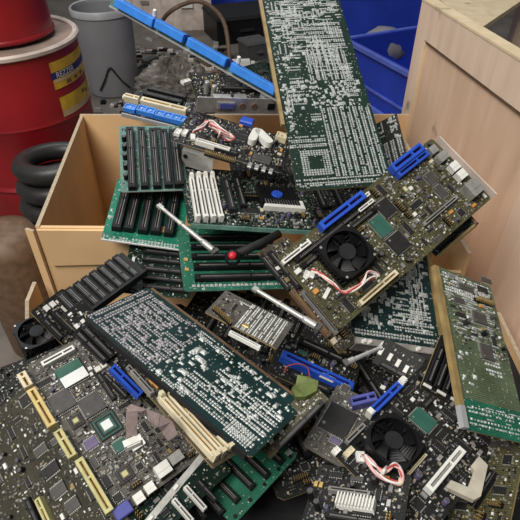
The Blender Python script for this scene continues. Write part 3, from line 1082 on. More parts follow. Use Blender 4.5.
crumple('crumpled_bag', (-.40, 2.36, 0), .17, .15, .17, 'bag_grey', 'crumpled grey plastic bag in the clutter behind the boards', 'bag')

# dark cases and pale cartons in the back clutter
def case(name, label, cat, loc, rz, w, d, h, m, lidm, lid=.12):
    r = empty(name, loc, rz)
    tag(r, label, cat)
    b = MB(); b.box(-w / 2, w / 2, -d / 2, d / 2, 0, h * (1 - lid), 0)
    link('case_body', b.mesh('case_body', (m,)), r)
    b = MB(); b.box(-w / 2 - .006, w / 2 + .006, -d / 2 - .006, d / 2 + .006, h * (1 - lid), h, 0, .006)
    link('case_lid', b.mesh('case_lid', (lidm,)), r)
    b = MB(); b.box(-w * .12, w * .12, -d / 2 - .02, -d / 2, h * .45, h * .53)
    link('handle', b.mesh('handle', (lidm,)), r)
    return r
case('equipment_case', 'black equipment case on the floor behind the blue slot strip', 'case', (-.13, 3.35, 0), .35, .36, .30, .15, 'black', 'soft_black')
case('equipment_case', 'small grey ribbed case in front of the black case', 'case', (-.035, 2.95, 0), .5, .13, .12, .10, 'dark_grey', 'dark_grey')
case('storage_carton', 'pale grey carton behind the pail, nearest the blue slot strip', 'carton', (-.46, 3.55, 0), .1, .30, .2, .30, 'rim_pale', 'label_white')
case('storage_carton', 'grey brown carton standing just left of the pale carton', 'carton', (-.74, 3.78, 0), -.1, .22, .2, .22, 'rim_pale', 'grey')
case('storage_carton', 'dull grey carton far back behind the brown carton', 'carton', (-.80, 4.35, 0), .2, .3, .2, .30, 'dark_grey', 'grey')
b = MB()
b.tube([(-.62, 3.3, .04), (-.5, 3.1, .20), (-.34, 3.15, .24), (-.2, 3.0, .18), (-.16, 2.8, .02)], .012, 7, 0, 5)
tag(link('bent_pipe', b.mesh('bent_pipe', ('brown',), True)), 'bent brown pipe lying across the floor clutter', 'pipe')
b = MB()
b.tube([(-.62, 2.2, .012), (-.45, 2.02, .05), (-.42, 1.8, .16), (-.33, 1.75, .20), (-.2, 1.9, .10)], .009, 7, 0, 5)
tag(link('black_cable', b.mesh('black_cable', ('black_wire',), True)), 'black cable looping beside the crumpled bag', 'cable')

# small bent metal brackets strewn over the floor
b = MB()
b.box(-.05, .05, -.018, .018, 0, .002); b.box(-.05, -.048, -.018, .018, .002, .03); b.box(.02, .05, .018, .020, 0, .02)
bmesh_ = b.mesh('metal_bracket', ('metal',))
rng = random.Random(12)
spots = [((-0.6308, 2.7292, 0.0), 'right beside the foot of the pail'), ((-0.5682, 2.6044, 0.0), 'at the front left of the crumpled bag'), ((-0.2839, 3.0934, 0.0), 'between the black case and the blue slot strip'),
         ((0.0097, 2.4633, 0.0), 'just behind the chrome port plate'), ((-0.7089, 3.0418, 0.0), 'right of the middle of the pail'), ((-0.6638, 3.257, 0.0), 'below the pale cartons')]
for k, (p, where) in enumerate(spots):
    o = link('metal_bracket', bmesh_, None, (p[0], p[1], .001), rng.uniform(0, 6.2))
    tag(o, 'small bent metal bracket on the floor ' + where, 'bracket', 'floor brackets')

# loose crumbs of broken parts on the floor
b = MB()
rng = random.Random(21)
for k in range(520):
    x, y = rng.uniform(-.75, .2), rng.uniform(1.9, 3.1)
    if (x + .71) ** 2 + (y - 2.5) ** 2 < .03 or any((x - q[0]) ** 2 + (y - q[1]) ** 2 < .012 for q in ((-0.4697, 2.8262), (-0.1006, 2.7953), (-0.5894, 2.8231), (-.035, 2.95))) or (x + .40) ** 2 + (y - 2.36) ** 2 < .05:
        continue
    a, c, h_ = rng.uniform(.006, .03), rng.uniform(.005, .016), rng.uniform(.003, .016)
    b.box(x - a, x + a, y - c, y + c, 0, h_, rng.choice((0, 0, 1, 2, 3, 3, 4)), .001)
tag(link('scrap_crumbs', b.mesh('scrap_crumbs', ('grey', 'metal', 'brown', 'black', 'rim_pale'))), 'loose crumbs of broken electronic parts littering the floor behind the heap', 'scrap', None, 'stuff')
# ------------------------------------------------------------------ the heap of circuit boards, far to near
G_MB, G_BP, G_CARD = 'scrap motherboards in the heap', 'slotted backplanes in the heap', 'expansion cards in the heap'

# blue slot strip reaching to the top edge
p_strip = ((-0.2683, 1.0056, 0.7516), ((0.8267, 0.3572, -0.4348), (-0.4854, 0.0619, -0.8721), (-0.2846, 0.932, 0.2245)), 0.3705, 0.019)
r, w, h = board('riser_board', 'long narrow board with a row of bright blue slots, slanting down from the top edge', p_strip, 'pcb_pale', [
        ('bare_sky', 0.0593, 0.0127, 0, 0.0849, 0.0149),
        ('bare_sky', 0.136, 0.0145, 0, 0.0608, 0.0146),
        ('bare_sky', 0.2147, 0.0142, 0, 0.0799, 0.0144),
        ('bare_sky', 0.3094, 0.0133, 0, 0.0886, 0.0141),
        ('bare_white', 0.0217, 0.0196, 0, 0.0141, 0.007),
        ('bare_navy', 0.17, 0.0159, 0, 0.0051, 0.0137),
        ('bare_navy', 0.2596, 0.0143, 0, 0.0067, 0.0134)], G_CARD)
part_box(r, 'edge_rail', 0, w, -.003, 0, -.003, .002, 'pail_rim')
for px in (.26, .735):
    b = MB()
    b.cyl(0, 0, 0, .006, .003, .003, 8); b.cyl(0, 0, .006, .016, .0042, .003, 8)
    o = link('standoff_peg', b.mesh('standoff_peg', ('white',)), r, (w * px, h * .98, 0)); o.rotation_euler = (-1.1, 0, 0)

# io-panel board with chrome plate (D)
p = ((-0.1014, 0.8124, 0.645), ((0.9531, -0.2385, 0.1864), (0.2677, 0.9516, -0.1513), (-0.1413, 0.1941, 0.9708)), 0.1479, 0.1056)
r, w, h = board('motherboard', 'motherboard with a chrome port plate and two tall silver capacitors, behind the wire coil', p, 'pcb_black', [
        ('capmetal', 0.0205, 0.0414, 0, 0.0085, 0.0085),
        ('capmetal', 0.0304, 0.0301, 0, 0.0084, 0.0084),
        ('white', -0.0092, 0.07, 30, 0.0171, 0.0085),
        ('white', 0.0896, 0.0515, 0, 0.0244, 0.0087),
        ('slot_dark', 0.0857, 0.0511, 0, 0.0732, 0.0087),
        ('ic', 0.0745, 0.0821, 0, 0.0248, 0.0159),
        ('port', 0.0414, 0.0099, 0, 0.0299, 0.0166),
        ('port', 0.0728, 0.0113, 0, 0.0202, 0.0168),
        ('port', 0.123, 0.0137, 0, 0.0274, 0.0171),
        ('bare_grey', 0.1121, 0.0847, 0, 0.0144, 0.0108)], G_MB, None, 11, 0.9)
pl = part_box(r, 'port_plate', -.004, w + .002, -.006, -.004, -.006, .022, 'chrome')
def plate_hole(cx, cz, rr, m):
    b = MB(); b.cyl(0, 0, 0, .0012, rr, rr * .92, 16)
    o = link('port_hole', b.mesh('port_hole', (m,)), pl, (cx, -.006, cz)); o.rotation_euler = (PI / 2, 0, 0)
plate_hole(w * .49, .008, .0055, 'brown'); plate_hole(w * .63, .008, .0055, 'brown')
b = MB(); b.box(w * .83 - .006, w * .83 + .006, -.0078, -.006, .003, .014)
link('square_port', b.mesh('square_port', ('black',)), pl)
b = MB(); b.hexa([(w * .21, -.009, .003), (w * .39, -.009, .003), (w * .39, -.006, .003), (w * .21, -.006, .003)], [(w * .20, -.009, .015), (w * .40, -.009, .015), (w * .40, -.006, .015), (w * .20, -.006, .015)])
o = link('video_port', b.mesh('video_port', ('metal',)), pl)
b = MB(); b.box(w * .23, w * .38, -.0105, -.009, .0045, .0135)
link('port_insert', b.mesh('port_insert', ('indigo',)), pl) if False else link('port_insert', b.mesh('port_insert', ('indigo',)), pl)

# blue and white connectors (C)
p = ((-0.2544, 0.9073, 0.59), ((0.9686, 0.219, 0.118), (-0.1854, 0.9517, -0.2447), (-0.1659, 0.2151, 0.9624)), 0.132, 0.0825)
r, w, h = board('motherboard', 'board edge with blue ribbon sockets and a long white slot, above the cardboard box rim', p, 'pcb_black', [
        ('skyblk', 0.0107, 0.0152, 0, 0.0216, 0.0149),
        ('skyblk', 0.0407, 0.0177, 0, 0.0337, 0.0167),
        ('skyblk', 0.0914, 0.0161, 0, 0.0643, 0.0167),
        ('slot_cream', 0.0045, 0.04, 0, 0.028, 0.0113),
        ('slot_cream', 0.0675, 0.0382, 0, 0.0879, 0.0131),
        ('slot_black', 0.0558, 0.0668, 0, 0.076, 0.0095),
        ('slot_black', 0.058, 0.0839, 0, 0.0768, 0.0096),
        ('bare_white', -0.01, 0.0462, 0, 0.0114, 0.0095)], G_MB, None, 12, 0.6)
part_box(r, 'edge_rail', 0, w, -.003, -.0005, -.004, .004, 'pail_rim')

# slotted boards at the left of the heap (E and F)
p = ((-0.201, 0.6392, 0.592), ((0.9756, -0.1654, 0.1447), (0.1998, 0.9415, -0.2714), (-0.0913, 0.2937, 0.9515)), 0.0964, 0.1377)
board('backplane', 'pale green backplane with tall black slots leaning over the box edge', p, 'pcb_pale', [
        ('slot_black', 0.0162, 0.064, 90, 0.1252, 0.0113),
        ('slot_black', 0.034, 0.0646, 90, 0.1237, 0.0114),
        ('slot_black', 0.0517, 0.0631, 90, 0.1219, 0.0114),
        ('slot_black', 0.0682, 0.0625, 90, 0.1183, 0.0115),
        ('slot_black', 0.0839, 0.061, 90, 0.1165, 0.0138),
        ('capblack', 0.007, 0.1041, 0, 0.007, 0.007),
        ('capblack', 0.0072, 0.0846, 0, 0.0069, 0.0069),
        ('capblack', 0.0075, 0.0656, 0, 0.0068, 0.0068),
        ('capblack', 0.0077, 0.045, 0, 0.0067, 0.0067),
        ('capblack', 0.0078, 0.025, 0, 0.0066, 0.0066)], G_BP, None, 13, 0.5, 'rim_pale', unit=.008)
p = ((-0.2234, 0.5786, 0.553), ((0.9815, 0.0227, 0.1901), (0.017, 0.9787, -0.2044), (-0.1907, 0.2038, 0.9603)), 0.1122, 0.1246)
r, w, h = board('backplane', 'bright green backplane with black slots, directly below the pale backplane', p, 'pcb_bright_green', [
        ('slot_black', 0.0178, 0.063, 90, 0.0921, 0.0133),
        ('slot_black', 0.0348, 0.0655, 90, 0.0942, 0.0133),
        ('slot_black', 0.0544, 0.0666, 90, 0.0964, 0.0134),
        ('slot_black', 0.0721, 0.067, 90, 0.0942, 0.0135),
        ('slot_black', 0.0912, 0.0679, 90, 0.0961, 0.0135)], G_BP, [(.03, .02, .97, .09, 'rowx', .0045), (.01, .1, .07, .95, 'scatter', .003)], 14, None, 'rim_pale')
part_box(r, 'edge_stiffener', 0, w, -.0012, 0, -.0016, .001, 'label_white')

# wired board (G)
p = ((-0.1356, 0.7162, 0.635), ((0.9539, 0.2494, 0.1669), (-0.2345, 0.9665, -0.1044), (-0.1873, 0.0605, 0.9804)), 0.1748, 0.0971)
r, w, h = board('motherboard', 'dark board with a pink wire coil and white power sockets below the chrome plate', p, 'pcb_black', [
        ('white', 0.0048, 0.0205, 0, 0.0092, 0.0138),
        ('white', 0.0142, 0.0258, 0, 0.0077, 0.0138),
        ('bare_white', 0.0287, 0.0216, 20, 0.0076, 0.0138),
        ('slot_white', 0.0641, 0.0106, 0, 0.0539, 0.0075),
        ('header', 0.0824, -0.0096, 0, 0.048, 0.0074),
        ('cream', 0.1546, 0.0856, 0, 0.0176, 0.016),
        ('slot_dark', 0.0859, 0.0094, 0, 0.0365, 0.0075),
        ('ic', 0.0937, 0.0579, 0, 0.0251, 0.0157),
        ('bare_blue', 0.0918, 0.1058, 0, 0.0213, 0.0164),
        ('ic_grey', 0.1397, 0.0202, 0, 0.0303, 0.0182),
        ('bare_metal', 0.1277, -0.0057, 0, 0.0059, 0.0119),
        ('bare_metal', 0.1386, -0.0055, 0, 0.0059, 0.0118),
        ('bare_metal', 0.1494, -0.0053, 0, 0.0059, 0.0118),
        ('bare_metal', 0.1602, -0.0051, 0, 0.0059, 0.0118)], G_MB, None, 15, 1.1, 'grey')
cp = [
        ('x', 0.1148, 0.0622, 90, 0.038, 0.0126),
        ('y', 0.1294, 0.0656, 138.2, 0.0403, 0.0142)]
for (nm, x, y, a, L, W) in cp:
    b = MB()
    n = 10
    out = [(L / 2 - W / 2 + W / 2 * math.cos(t), W / 2 * math.sin(t)) for t in [-PI / 2 + PI * i / n for i in range(n + 1)]]
    out += [(-x_, -y_) for x_, y_ in out]
    b.quad([(*q_, .012) for q_ in out]); b.quad([(*q_, .002) for q_ in reversed(out)])
    for i in range(len(out)):
        q0, q1 = out[i], out[(i + 1) % len(out)]
        b.quad([(*q0, .002), (*q1, .002), (*q1, .012), (*q0, .012)])
    link('rounded_plug', b.mesh('rounded_plug', ('white',)), r, (x, y, 0), math.radians(a))
def coil(root, pts, r, m, name, turns=3, amp=.003, seed=1):
    rng = random.Random(seed)
    for k in range(turns):
        q = [(x + rng.uniform(-amp, amp), y + rng.uniform(-amp, amp), z + rng.uniform(0, amp * 2)) for x, y, z in pts]
        part_wire(root, name, q, r, m if isinstance(m, str) else m[k % len(m)])
coil(r, [(0.0317, 0.0149, 0.014), (0.0396, 0.0273, 0.02), (0.0454, 0.0432, 0.02), (0.0684, 0.0309, 0.022), (0.0895, 0.0251, 0.02), (0.0866, 0.0216, 0.014), (0.0675, 0.0247, 0.02), (0.049, 0.0326, 0.02), (0.0695, 0.022, 0.024), (0.0912, 0.0267, 0.016)], .0011, ('pink_wire', 'white_wire', 'pink_wire', 'red_wire'), 'fan_cable', 4, .003, 4)
part_wire(r, 'cable_tie', [(0.0692, 0.0201, 0.018), (0.0706, 0.0174, 0.027), (0.0653, 0.0424, 0.018)], .0016, 'white_wire')
b = MB()
b.box(.022, .072, -.006, -.0045, -.034, -.008); b.box(.022, .072, -.006, .004, -.008, -.0065)
br = link('slot_bracket', b.mesh('slot_bracket', ('metal',)), r)
b = MB(); b.cyl(0, 0, 0, .001, .0035, n=14)
o = link('screw_hole', b.mesh('screw_hole', ('black',)), br, (.028, -.0062, -.016)); o.rotation_euler = (PI / 2, 0, 0)

# green board with white memory slots (H)
p = ((-0.097, 0.5676, 0.587), ((0.9598, -0.1848, 0.2113), (0.1868, 0.9823, 0.0104), (-0.2095, 0.0295, 0.9774)), 0.1947, 0.1498)
r, w, h = board('motherboard', 'green motherboard with four white memory slots, below the pink wire coil', p, 'pcb_dark_green', [
        ('dimm_white', 0.0136, 0.0585, 90, 0.1027, 0.0071),
        ('dimm_white', 0.0247, 0.0614, 90, 0.1061, 0.0072),
        ('dimm_white', 0.0354, 0.0628, 90, 0.1066, 0.0072),
        ('dimm_white', 0.0462, 0.0642, 90, 0.1072, 0.0073),
        ('slot_dark', 0.0657, 0.0736, 90, 0.0836, 0.0103),
        ('slot_black', 0.0842, 0.084, 90, 0.0804, 0.009),
        ('ide', 0.1024, 0.0702, 0, 0.0281, 0.009),
        ('ic', 0.0932, 0.0402, 0, 0.0232, 0.0145),
        ('bare_white', 0.1473, 0.0541, 0, 0.0639, 0.0195)], G_MB, None, 16, 1.0, 'chip_green')
cx_, cy_ = [(0.1409, 0.0613, 0.02)][0][:2]
b = MB()
b.box(-.030, .030, -.024, .024, 0, .006)
for k in range(15):
    b.box(-.030 + .0041 * k, -.0277 + .0041 * k, -.024, .024, .006, .012)
hs = link('heat_sink', b.mesh('heat_sink', ('black',)), r, (cx_, cy_ + .012, 0))
b = MB(); b.cyl(0, 0, .012, .0145, .009, .008, 14)
link('blue_badge', b.mesh('blue_badge', ('blue',)), hs, (-.002, -.002, 0))
part_box(r, 'front_rail', w * .02, w * .98, -.002, 0, -.005, .0015, 'pcb_pale')
r_ = r

# green backplane frame in the middle (N)
p = ((-0.0998, 0.4968, 0.53), ((0.9667, -0.1917, 0.1694), (0.2046, 0.9769, -0.0616), (-0.1537, 0.0942, 0.9836)), 0.1433, 0.1303)
board('backplane', 'green backplane with black slots running across, under the silver lever and red knob', p, 'pcb_green', [
        ('slot_black', 0.0769, 0.0193, 0, 0.1218, 0.0096),
        ('slot_black', 0.0783, 0.0405, 0, 0.123, 0.0098),
        ('slot_black', 0.0788, 0.0607, 0, 0.1254, 0.0085),
        ('slot_black', 0.0798, 0.0805, 0, 0.126, 0.0087),
        ('slot_black', 0.0791, 0.1, 0, 0.1237, 0.0089),
        ('bare_gold', 0.0079, 0.0579, 0, 0.0063, 0.0056),
        ('bare_gold', 0.0074, 0.0384, 0, 0.0061, 0.0055)], G_BP, [(.10, .02, .98, .10, 'rowx', .006)], 17, None, 'pcb_pale')
p = ((-0.1873, 0.5054, 0.52), ((0.9828, -0.0188, 0.1838), (0.0414, 0.9919, -0.1199), (-0.1801, 0.1255, 0.9756)), 0.0934, 0.0983)
board('backplane', 'dark green backplane with thin grey slots, just left of the middle backplane', p, 'pcb_dark_green', [
        ('slot_dark', 0.0576, 0.0115, 0, 0.0583, 0.0068),
        ('slot_dark', 0.0545, 0.0273, 0, 0.0564, 0.0069),
        ('slot_dark', 0.0521, 0.0436, 0, 0.0559, 0.007),
        ('slot_dark', 0.0495, 0.0613, 0, 0.0551, 0.0071),
        ('slot_dark', 0.0478, 0.0768, 0, 0.0531, 0.0072),
        ('bare_white', 0.0092, 0.0541, 0, 0.0042, 0.0211),
        ('bare_tan', 0.0045, 0.0219, 0, 0.0055, 0.0041)], G_BP, None, 18, .3, unit=.009)
p = ((-0.2623, 0.4785, 0.535), ((0.723, 0.6896, -0.0405), (-0.6865, 0.7107, -0.1539), (-0.0774, 0.1391, 0.9872)), 0.0529, 0.1058)
r, w, h = board('backplane', 'black slotted backplane in front of the lit cardboard panel', p, 'pcb_black', [('slot_low', p[2] * .5, p[3] * (.06 + .118 * k), 0, p[2] * .96, p[3] * .088) for k in range(8)], G_BP, None, 19, None)
part_box(r, 'edge_bar', w * 1.0, w * 1.07, 0, h, -.004, .006, 'soft_black')
p = ((-0.2347, 0.4191, 0.5), ((0.4394, -0.6875, 0.5781), (0.8912, 0.4145, -0.1844), (-0.1128, 0.5962, 0.7949)), 0.0552, 0.069)
board('expansion_card', 'black card with two white plugs between the loose cooler and the black backplane', p, 'pcb_black', [
        ('bare_white', 0.0186, 0.0602, 0, 0.0063, 0.0075),
        ('bare_white', 0.0283, 0.0597, 0, 0.0063, 0.0076),
        ('slot_dark', 0.0032, 0.0354, 90, 0.0329, 0.0074),
        ('slot_dark', 0.0202, 0.0338, 90, 0.0351, 0.0075),
        ('white', 0.0373, 0.0421, 0, 0.0077, 0.0179)], G_CARD, None, 53, .8, unit=.008)

# main fan motherboard under the tall card (I) and its neighbours
p = ((0.0202, 0.4763, 0.605), ((0.6396, 0.7576, 0.1302), (-0.6146, 0.6057, -0.5054), (-0.4617, 0.2432, 0.853)), 0.1125, 0.2812)
r, w, h = board('motherboard', 'olive motherboard with a black fan and blue slot below the tall solder card', p, 'pcb_shaded_olive', [
        ('slot_blue', 0.0055, 0.1013, 90, 0.0738, 0.0111),
        ('slot_white', 0.0105, 0.0209, 90, 0.0444, 0.0059),
        ('slot_black', 0.0176, 0.0757, 90, 0.1261, 0.0061),
        ('slot_black', 0.0282, 0.0778, 90, 0.1269, 0.0061),
        ('slot_white', 0.0078, 0.1349, 90, 0.0275, 0.005),
        ('slot_white', 0.0178, 0.1333, 90, 0.0253, 0.005),
        ('bare_white', 0.029, 0.0078, 90, 0.0083, 0.0059),
        ('bare_white', 0.0402, 0.0122, 90, 0.0083, 0.0059),
        ('fan', 0.0491, 0.065, 0, 0.0568, 0.0568),
        ('bare_green', 0.0493, 0.1305, 0, 0.0299, 0.0224),
        ('slot_cream', 0.1044, 0.07, 90, 0.0629, 0.0071),
        ('bare_white', 0.0705, 0.0171, 20, 0.0047, 0.0152),
        ('bare_orange', 0.0606, 0.0084, 0, 0.0059, 0.007),
        ('qfp', 0.0789, 0.1318, 0, 0.0272, 0.0272),
        ('qfp', 0.0356, 0.1533, 0, 0.0253, 0.0228),
        ('slot_blue', 0.0026, 0.2229, 90, 0.0564, 0.0118),
        ('slot_blue', 0.0127, 0.2242, 90, 0.0563, 0.0092),
        ('qfp_grey', 0.0417, 0.2336, 0, 0.0183, 0.0183),
        ('qfp_grey', 0.0631, 0.2307, 0, 0.0208, 0.0156),
        ('slot_grey', 0.0819, 0.2081, 90, 0.066, 0.0051),
        ('ic', 0.0564, 0.1906, 90, 0.0179, 0.0102),
        ('bare_white', 0.0356, 0.2007, 0, 0.0052, 0.0052),
        ('bare_white', 0.0647, 0.1782, 0, 0.0051, 0.0051),
        ('port_white', 0.0498, 0.2686, 90, 0.0132, 0.0119),
        ('port_white', 0.0638, 0.2676, 90, 0.0132, 0.0118),
        ('port', 0.0295, 0.2661, 90, 0.0159, 0.0119),
        ('port', 0.087, 0.2623, 90, 0.0196, 0.0209),
        ('port', 0.0147, 0.2636, 90, 0.012, 0.0106)], G_MB, None, 20, 1.3)
part_box(r, 'port_plate', w * .06, w * 1.0, h, h + .0015, -.004, .012, 'rim_pale')
coil(r, [(0.0398, 0.0164, 0.016), (0.0519, 0.02, 0.02), (0.0678, 0.0229, 0.02), (0.0821, 0.0257, 0.02), (0.0881, 0.0402, 0.022), (0.0915, 0.0601, 0.022), (0.0931, 0.0711, 0.02), (0.0846, 0.0641, 0.024), (0.0888, 0.0527, 0.022), (0.0892, 0.0367, 0.02), (0.0844, 0.0267, 0.02)], .0011, ('pink_wire', 'white_wire', 'red_wire'), 'fan_cable', 3, .0022, 8)
x, y = [(0.0405, 0.0154, 0.012)][0][:2]
c_block(r, x, y, 30, .012, .007, 'white')

p = ((-0.0039, 0.5226, 0.575), ((0.608, 0.7317, 0.3083), (-0.6827, 0.68, -0.2674), (-0.4053, -0.0479, 0.9129)), 0.1658, 0.0553)
board('motherboard', 'narrow brown board edge showing below the lower left side of the olive fan motherboard', p, 'pcb_brown', [
        ('slot_dark', 0.0369, -0.0005, 0, 0.0584, 0.0063),
        ('slot_dark', 0.0394, 0.0135, 0, 0.0626, 0.0064),
        ('slot_brown', 0.1052, 0.0009, 0, 0.0734, 0.0062),
        ('bare_tan', 0.0531, 0.0073, 0, 0.0064, 0.0064),
        ('bare_white', 0.0334, 0.0083, 0, 0.0051, 0.0077),
        ('bare_cream', 0.1493, 0.0039, 0, 0.0073, 0.0061),
        ('slot_grey', 0.1104, 0.0136, 0, 0.0688, 0.005)], G_MB, None, 21, .8, unit=.008)

# tall solder-side card on top of everything (A)
p = ((0.0473, 0.5664, 0.64), ((0.9929, -0.1138, 0.035), (0.1187, 0.9265, -0.3572), (0.0082, 0.3588, 0.9334)), 0.1278, 0.4493)
r, w, h = board('expansion_card', 'tall dark green card, solder side out, crossing the top edge above the fan', p, 'pcb_dark_green', [], G_CARD, [
    (.02, .015, .99, .04, 'rowx', .0034),
    (.44, .045, .98, .31, 'rowy', .0033), (.10, .05, .42, .15, 'grid', .0036), (.02, .16, .42, .20, 'rowx', .0032), (.06, .215, .12, .31, 'scatter', .003), (.31, .21, .42, .31, 'dips', .003),
    (.04, .31, .96, .44, 'scatter', .0036), (.35, .32, .9, .43, 'scatter', .003), (.80, .36, .90, .50, 'rowx', .0028), (.05, .3, .3, .52, 'dips', .003), (.03, .22, .09, .93, 'scatter', .0024),
    (.38, .44, .92, .60, 'dips', .0028), (.40, .44, .90, .58, 'rowy', .0034), (.10, .50, .42, .62, 'scatter', .0032),
    (.10, .54, .92, .74, 'dips', .0028), (.45, .60, .92, .72, 'rowx', .0036), (.08, .62, .4, .80, 'dash', .0030),
    (.06, .74, .95, .98, 'dips', .0028), (.30, .74, .94, .98, 'dash', .0032), (.06, .80, .5, .98, 'dips', .003)], 22)
part_box(r, 'edge_strip', -.0055, -.0002, h * .25, h * .995, -.004, .0025, 'tan_edge')
for (u0, v0, u1, v1) in ((.13, .225, .30, .30), (.16, .075, .36, .125)):
    part_box(r, 'patch_plate', w * u0, w * u1, h * v0, h * v1, 0, .0004, 'pcb_dark_green')

p = ((0.1931, 0.7222, 0.58), ((0.7831, -0.0876, -0.6157), (-0.1949, 0.9056, -0.3767), (0.5906, 0.415, 0.6921)), 0.0441, 0.0882)
board('expansion_card', 'small grey solder-side card peeking out right of the tall card', p, 'pcb_black', [], G_CARD, [(.05, .03, .95, .5, 'rowy', .004), (.05, .5, .95, .97, 'dips', .003), (.05, .5, .95, .97, 'scatter', .004)], 23)

# small module standing against the wooden panel (M)
p = ((0.2412, 0.5486, 0.545), ((0.6672, -0.4219, -0.6139), (0.1617, 0.8865, -0.4336), (0.7271, 0.19, 0.6597)), 0.0661, 0.0275)
r, w, h = board('memory_module', 'small dark module with brown edges in front of the wooden panel', p, 'pcb_dark_green', [
        ('slot_dark', 0.0342, 0.0066, 0, 0.0494, 0.0067),
        ('ic_grey', 0.0197, 0.0019, 0, 0.0163, 0.0081),
        ('ic_grey', 0.0418, 0.0019, 0, 0.0161, 0.0081)], G_CARD, None, 24, .4, unit=.006)
part_box(r, 'edge_strip', 0, w, -.003, 0, -.003, .003, 'tan_edge')
part_box(r, 'end_bar', w, w + .004, -.002, h + .008, -.003, .005, 'brown')

# solder-side card with chrome bracket (K)
p = ((0.1113, 0.423, 0.525), ((0.9683, 0.0395, 0.2468), (0.0389, 0.9516, -0.3048), (-0.2469, 0.3047, 0.9199)), 0.1193, 0.1492)
r, w, h = board('expansion_card', 'teal solder-side card with a chrome bracket, right of the fan cable', p, 'pcb_teal', [], G_CARD, [
    (.05, .04, .97, .10, 'rowx', .004), (.45, .1, .9, .35, 'dips', .003), (.5, .12, .95, .32, 'rowx', .0036), (.1, .1, .5, .95, 'scatter', .0052), (.1, .1, .95, .95, 'scatter', .005), (.5, .35, .68, .9, 'dips', .003), (.72, .3, .9, .98, 'rowy', .0034), (.3, .5, .45, .95, 'rowy', .0034), (.5, .5, .95, .95, 'scatter', .004)], 25)
part_box(r, 'edge_strip', w - .0005, w + .006, h * .12, h, -.004, .003, 'tan_edge')
b = MB()
b.box(.004, w + .004, -.010, -.001, -.003, .002); b.box(.004, w + .004, -.010, -.0085, -.018, .002)
bk = link('chrome_bracket', b.mesh('chrome_bracket', ('chrome',)), r)
for k, u in enumerate((.12, .18, .33, .38, .43, .72)):
    b = MB(); b.cyl(0, 0, 0, .0035, .003, .0022, 10)
    link('bracket_stud', b.mesh('bracket_stud', ('white',)), bk, (w * u, -.0055, .002))

# green card at the right edge (L)
p = ((0.1818, 0.2539, 0.592), ((0.8884, 0.0435, 0.457), (0.0818, 0.9646, -0.2508), (-0.4518, 0.2602, 0.8534)), 0.0785, 0.1744)
r, w, h = board('expansion_card', 'long green card, pale painted sheen, tan edge, at the right edge of the heap', p, 'pcb_sheen_green', [
        ('ic_grey', 0.0368, 0.1575, 0, 0.0215, 0.0086),
        ('qfp_grey', 0.0466, 0.1239, 0, 0.0209, 0.0167),
        ('qfp_grey', 0.0457, 0.0851, 0, 0.018, 0.02),
        ('ic_grey', 0.0222, 0.1381, 0, 0.0146, 0.0083),
        ('header', 0.0573, 0.1463, 0, 0.0246, 0.0043),
        ('bare_grey', 0.0178, 0.1678, 0, 0.0086, 0.0043),
        ('ic_grey', 0.0722, 0.1795, 0, 0.0157, 0.0079)], G_CARD, [
    (.05, .03, .98, .16, 'dash', .0036), (.1, .04, .95, .14, 'rowx', .0042), (.55, .36, .8, .5, 'rowx', .0036), (.08, .2, .3, .45, 'scatter', .0035), (.1, .55, .95, .97, 'dash', .003), (.1, .85, .95, .98, 'rowx', .0032)], 26, .7, zone=(.05, .45, 1, 1), unit=.009)
part_box(r, 'edge_strip', -.006, 0, h * .12, h * .99, -.003, .0025, 'tan_edge')
part_box(r, 'contact_plate', w * .0, w, 0, h * .17, 0, .0006, 'pcb_green')
part_box(r, 'edge_clip', -.006, .0, h * .005, h * .12, -.003, .003, 'pail_rim')

# loose card in the middle (R)
p = ((-0.0618, 0.4097, 0.58), ((0.8819, 0.4007, 0.2485), (-0.434, 0.8958, 0.0957), (-0.1843, -0.1922, 0.9639)), 0.0909, 0.052)
r, w, h = board('expansion_card', 'small grey card with a hatched right half, lying beside the silver lever', p, 'pcb_grey', [
        ('ic', 0.015, 0.0123, 90, 0.0102, 0.0068),
        ('ic_grey', 0.0278, 0.0102, 90, 0.0113, 0.0056),
        ('bare_gold', 0.0474, 0.0096, 0, 0.0078, 0.0045),
        ('header', 0.0196, 0.004, 160.4, 0.0303, 0.0033),
        ('slot_white', 0.057, -0.014, 0, 0.0376, 0.0043)], G_CARD, [(.42, .05, .97, .95, 'rowy', .0026), (.2, .6, .45, .95, 'dips', .0026)], 27, .5, unit=.008, zone=(0, 0, .4, 1))

# big solder-side motherboard across the centre (Q)
p = ((-0.1997, 0.4112, 0.572), ((0.7671, 0.5973, 0.2342), (-0.633, 0.7641, 0.1243), (-0.1047, -0.2436, 0.9642)), 0.2494, 0.0959)
r, w, h = board('motherboard', 'large teal motherboard, solder side up, across the centre of the heap', p, 'pcb_teal', [], G_MB, [
    (.42, .05, .62, .6, 'scatter', .0042), (.43, .5, .62, .93, 'scatter', .005), (.44, .04, .62, .13, 'rowx', .0032), (.62, .70, .98, .95, 'scatter', .0038), (.64, .80, .95, .95, 'dips', .003),
    (.56, .10, .98, .42, 'rowx', .0034), (.62, .42, .98, .70, 'dips', .003), (.62, .35, .98, .75, 'scatter', .0032), (.78, .3, .98, .6, 'rowx', .0034), (.40, .86, .6, .95, 'rowx', .003), (.84, .04, .97, .25, 'grid', .003)], 28, joint='solder')
part_box(r, 'patch_plate', w * .30, w * .40, h * .60, h * .90, 0, .0012, 'pcb_teal')
add_solder(r, w, h, [(.012, .05, .09, .95, 'rowy', .0038), (.09, .05, .43, .96, 'rowx', .0036), (.09, .05, .40, .96, 'scatter', .0036)], 280, 'solder_violet')
b = MB()
for k in range(5):
    b.cyl(w * (.29 + .032 * k), h * (.07 + .035 * k), 0, .002, .0016, .0008, 8)
link('pin_row', b.mesh('pin_row', ('white',)), r)
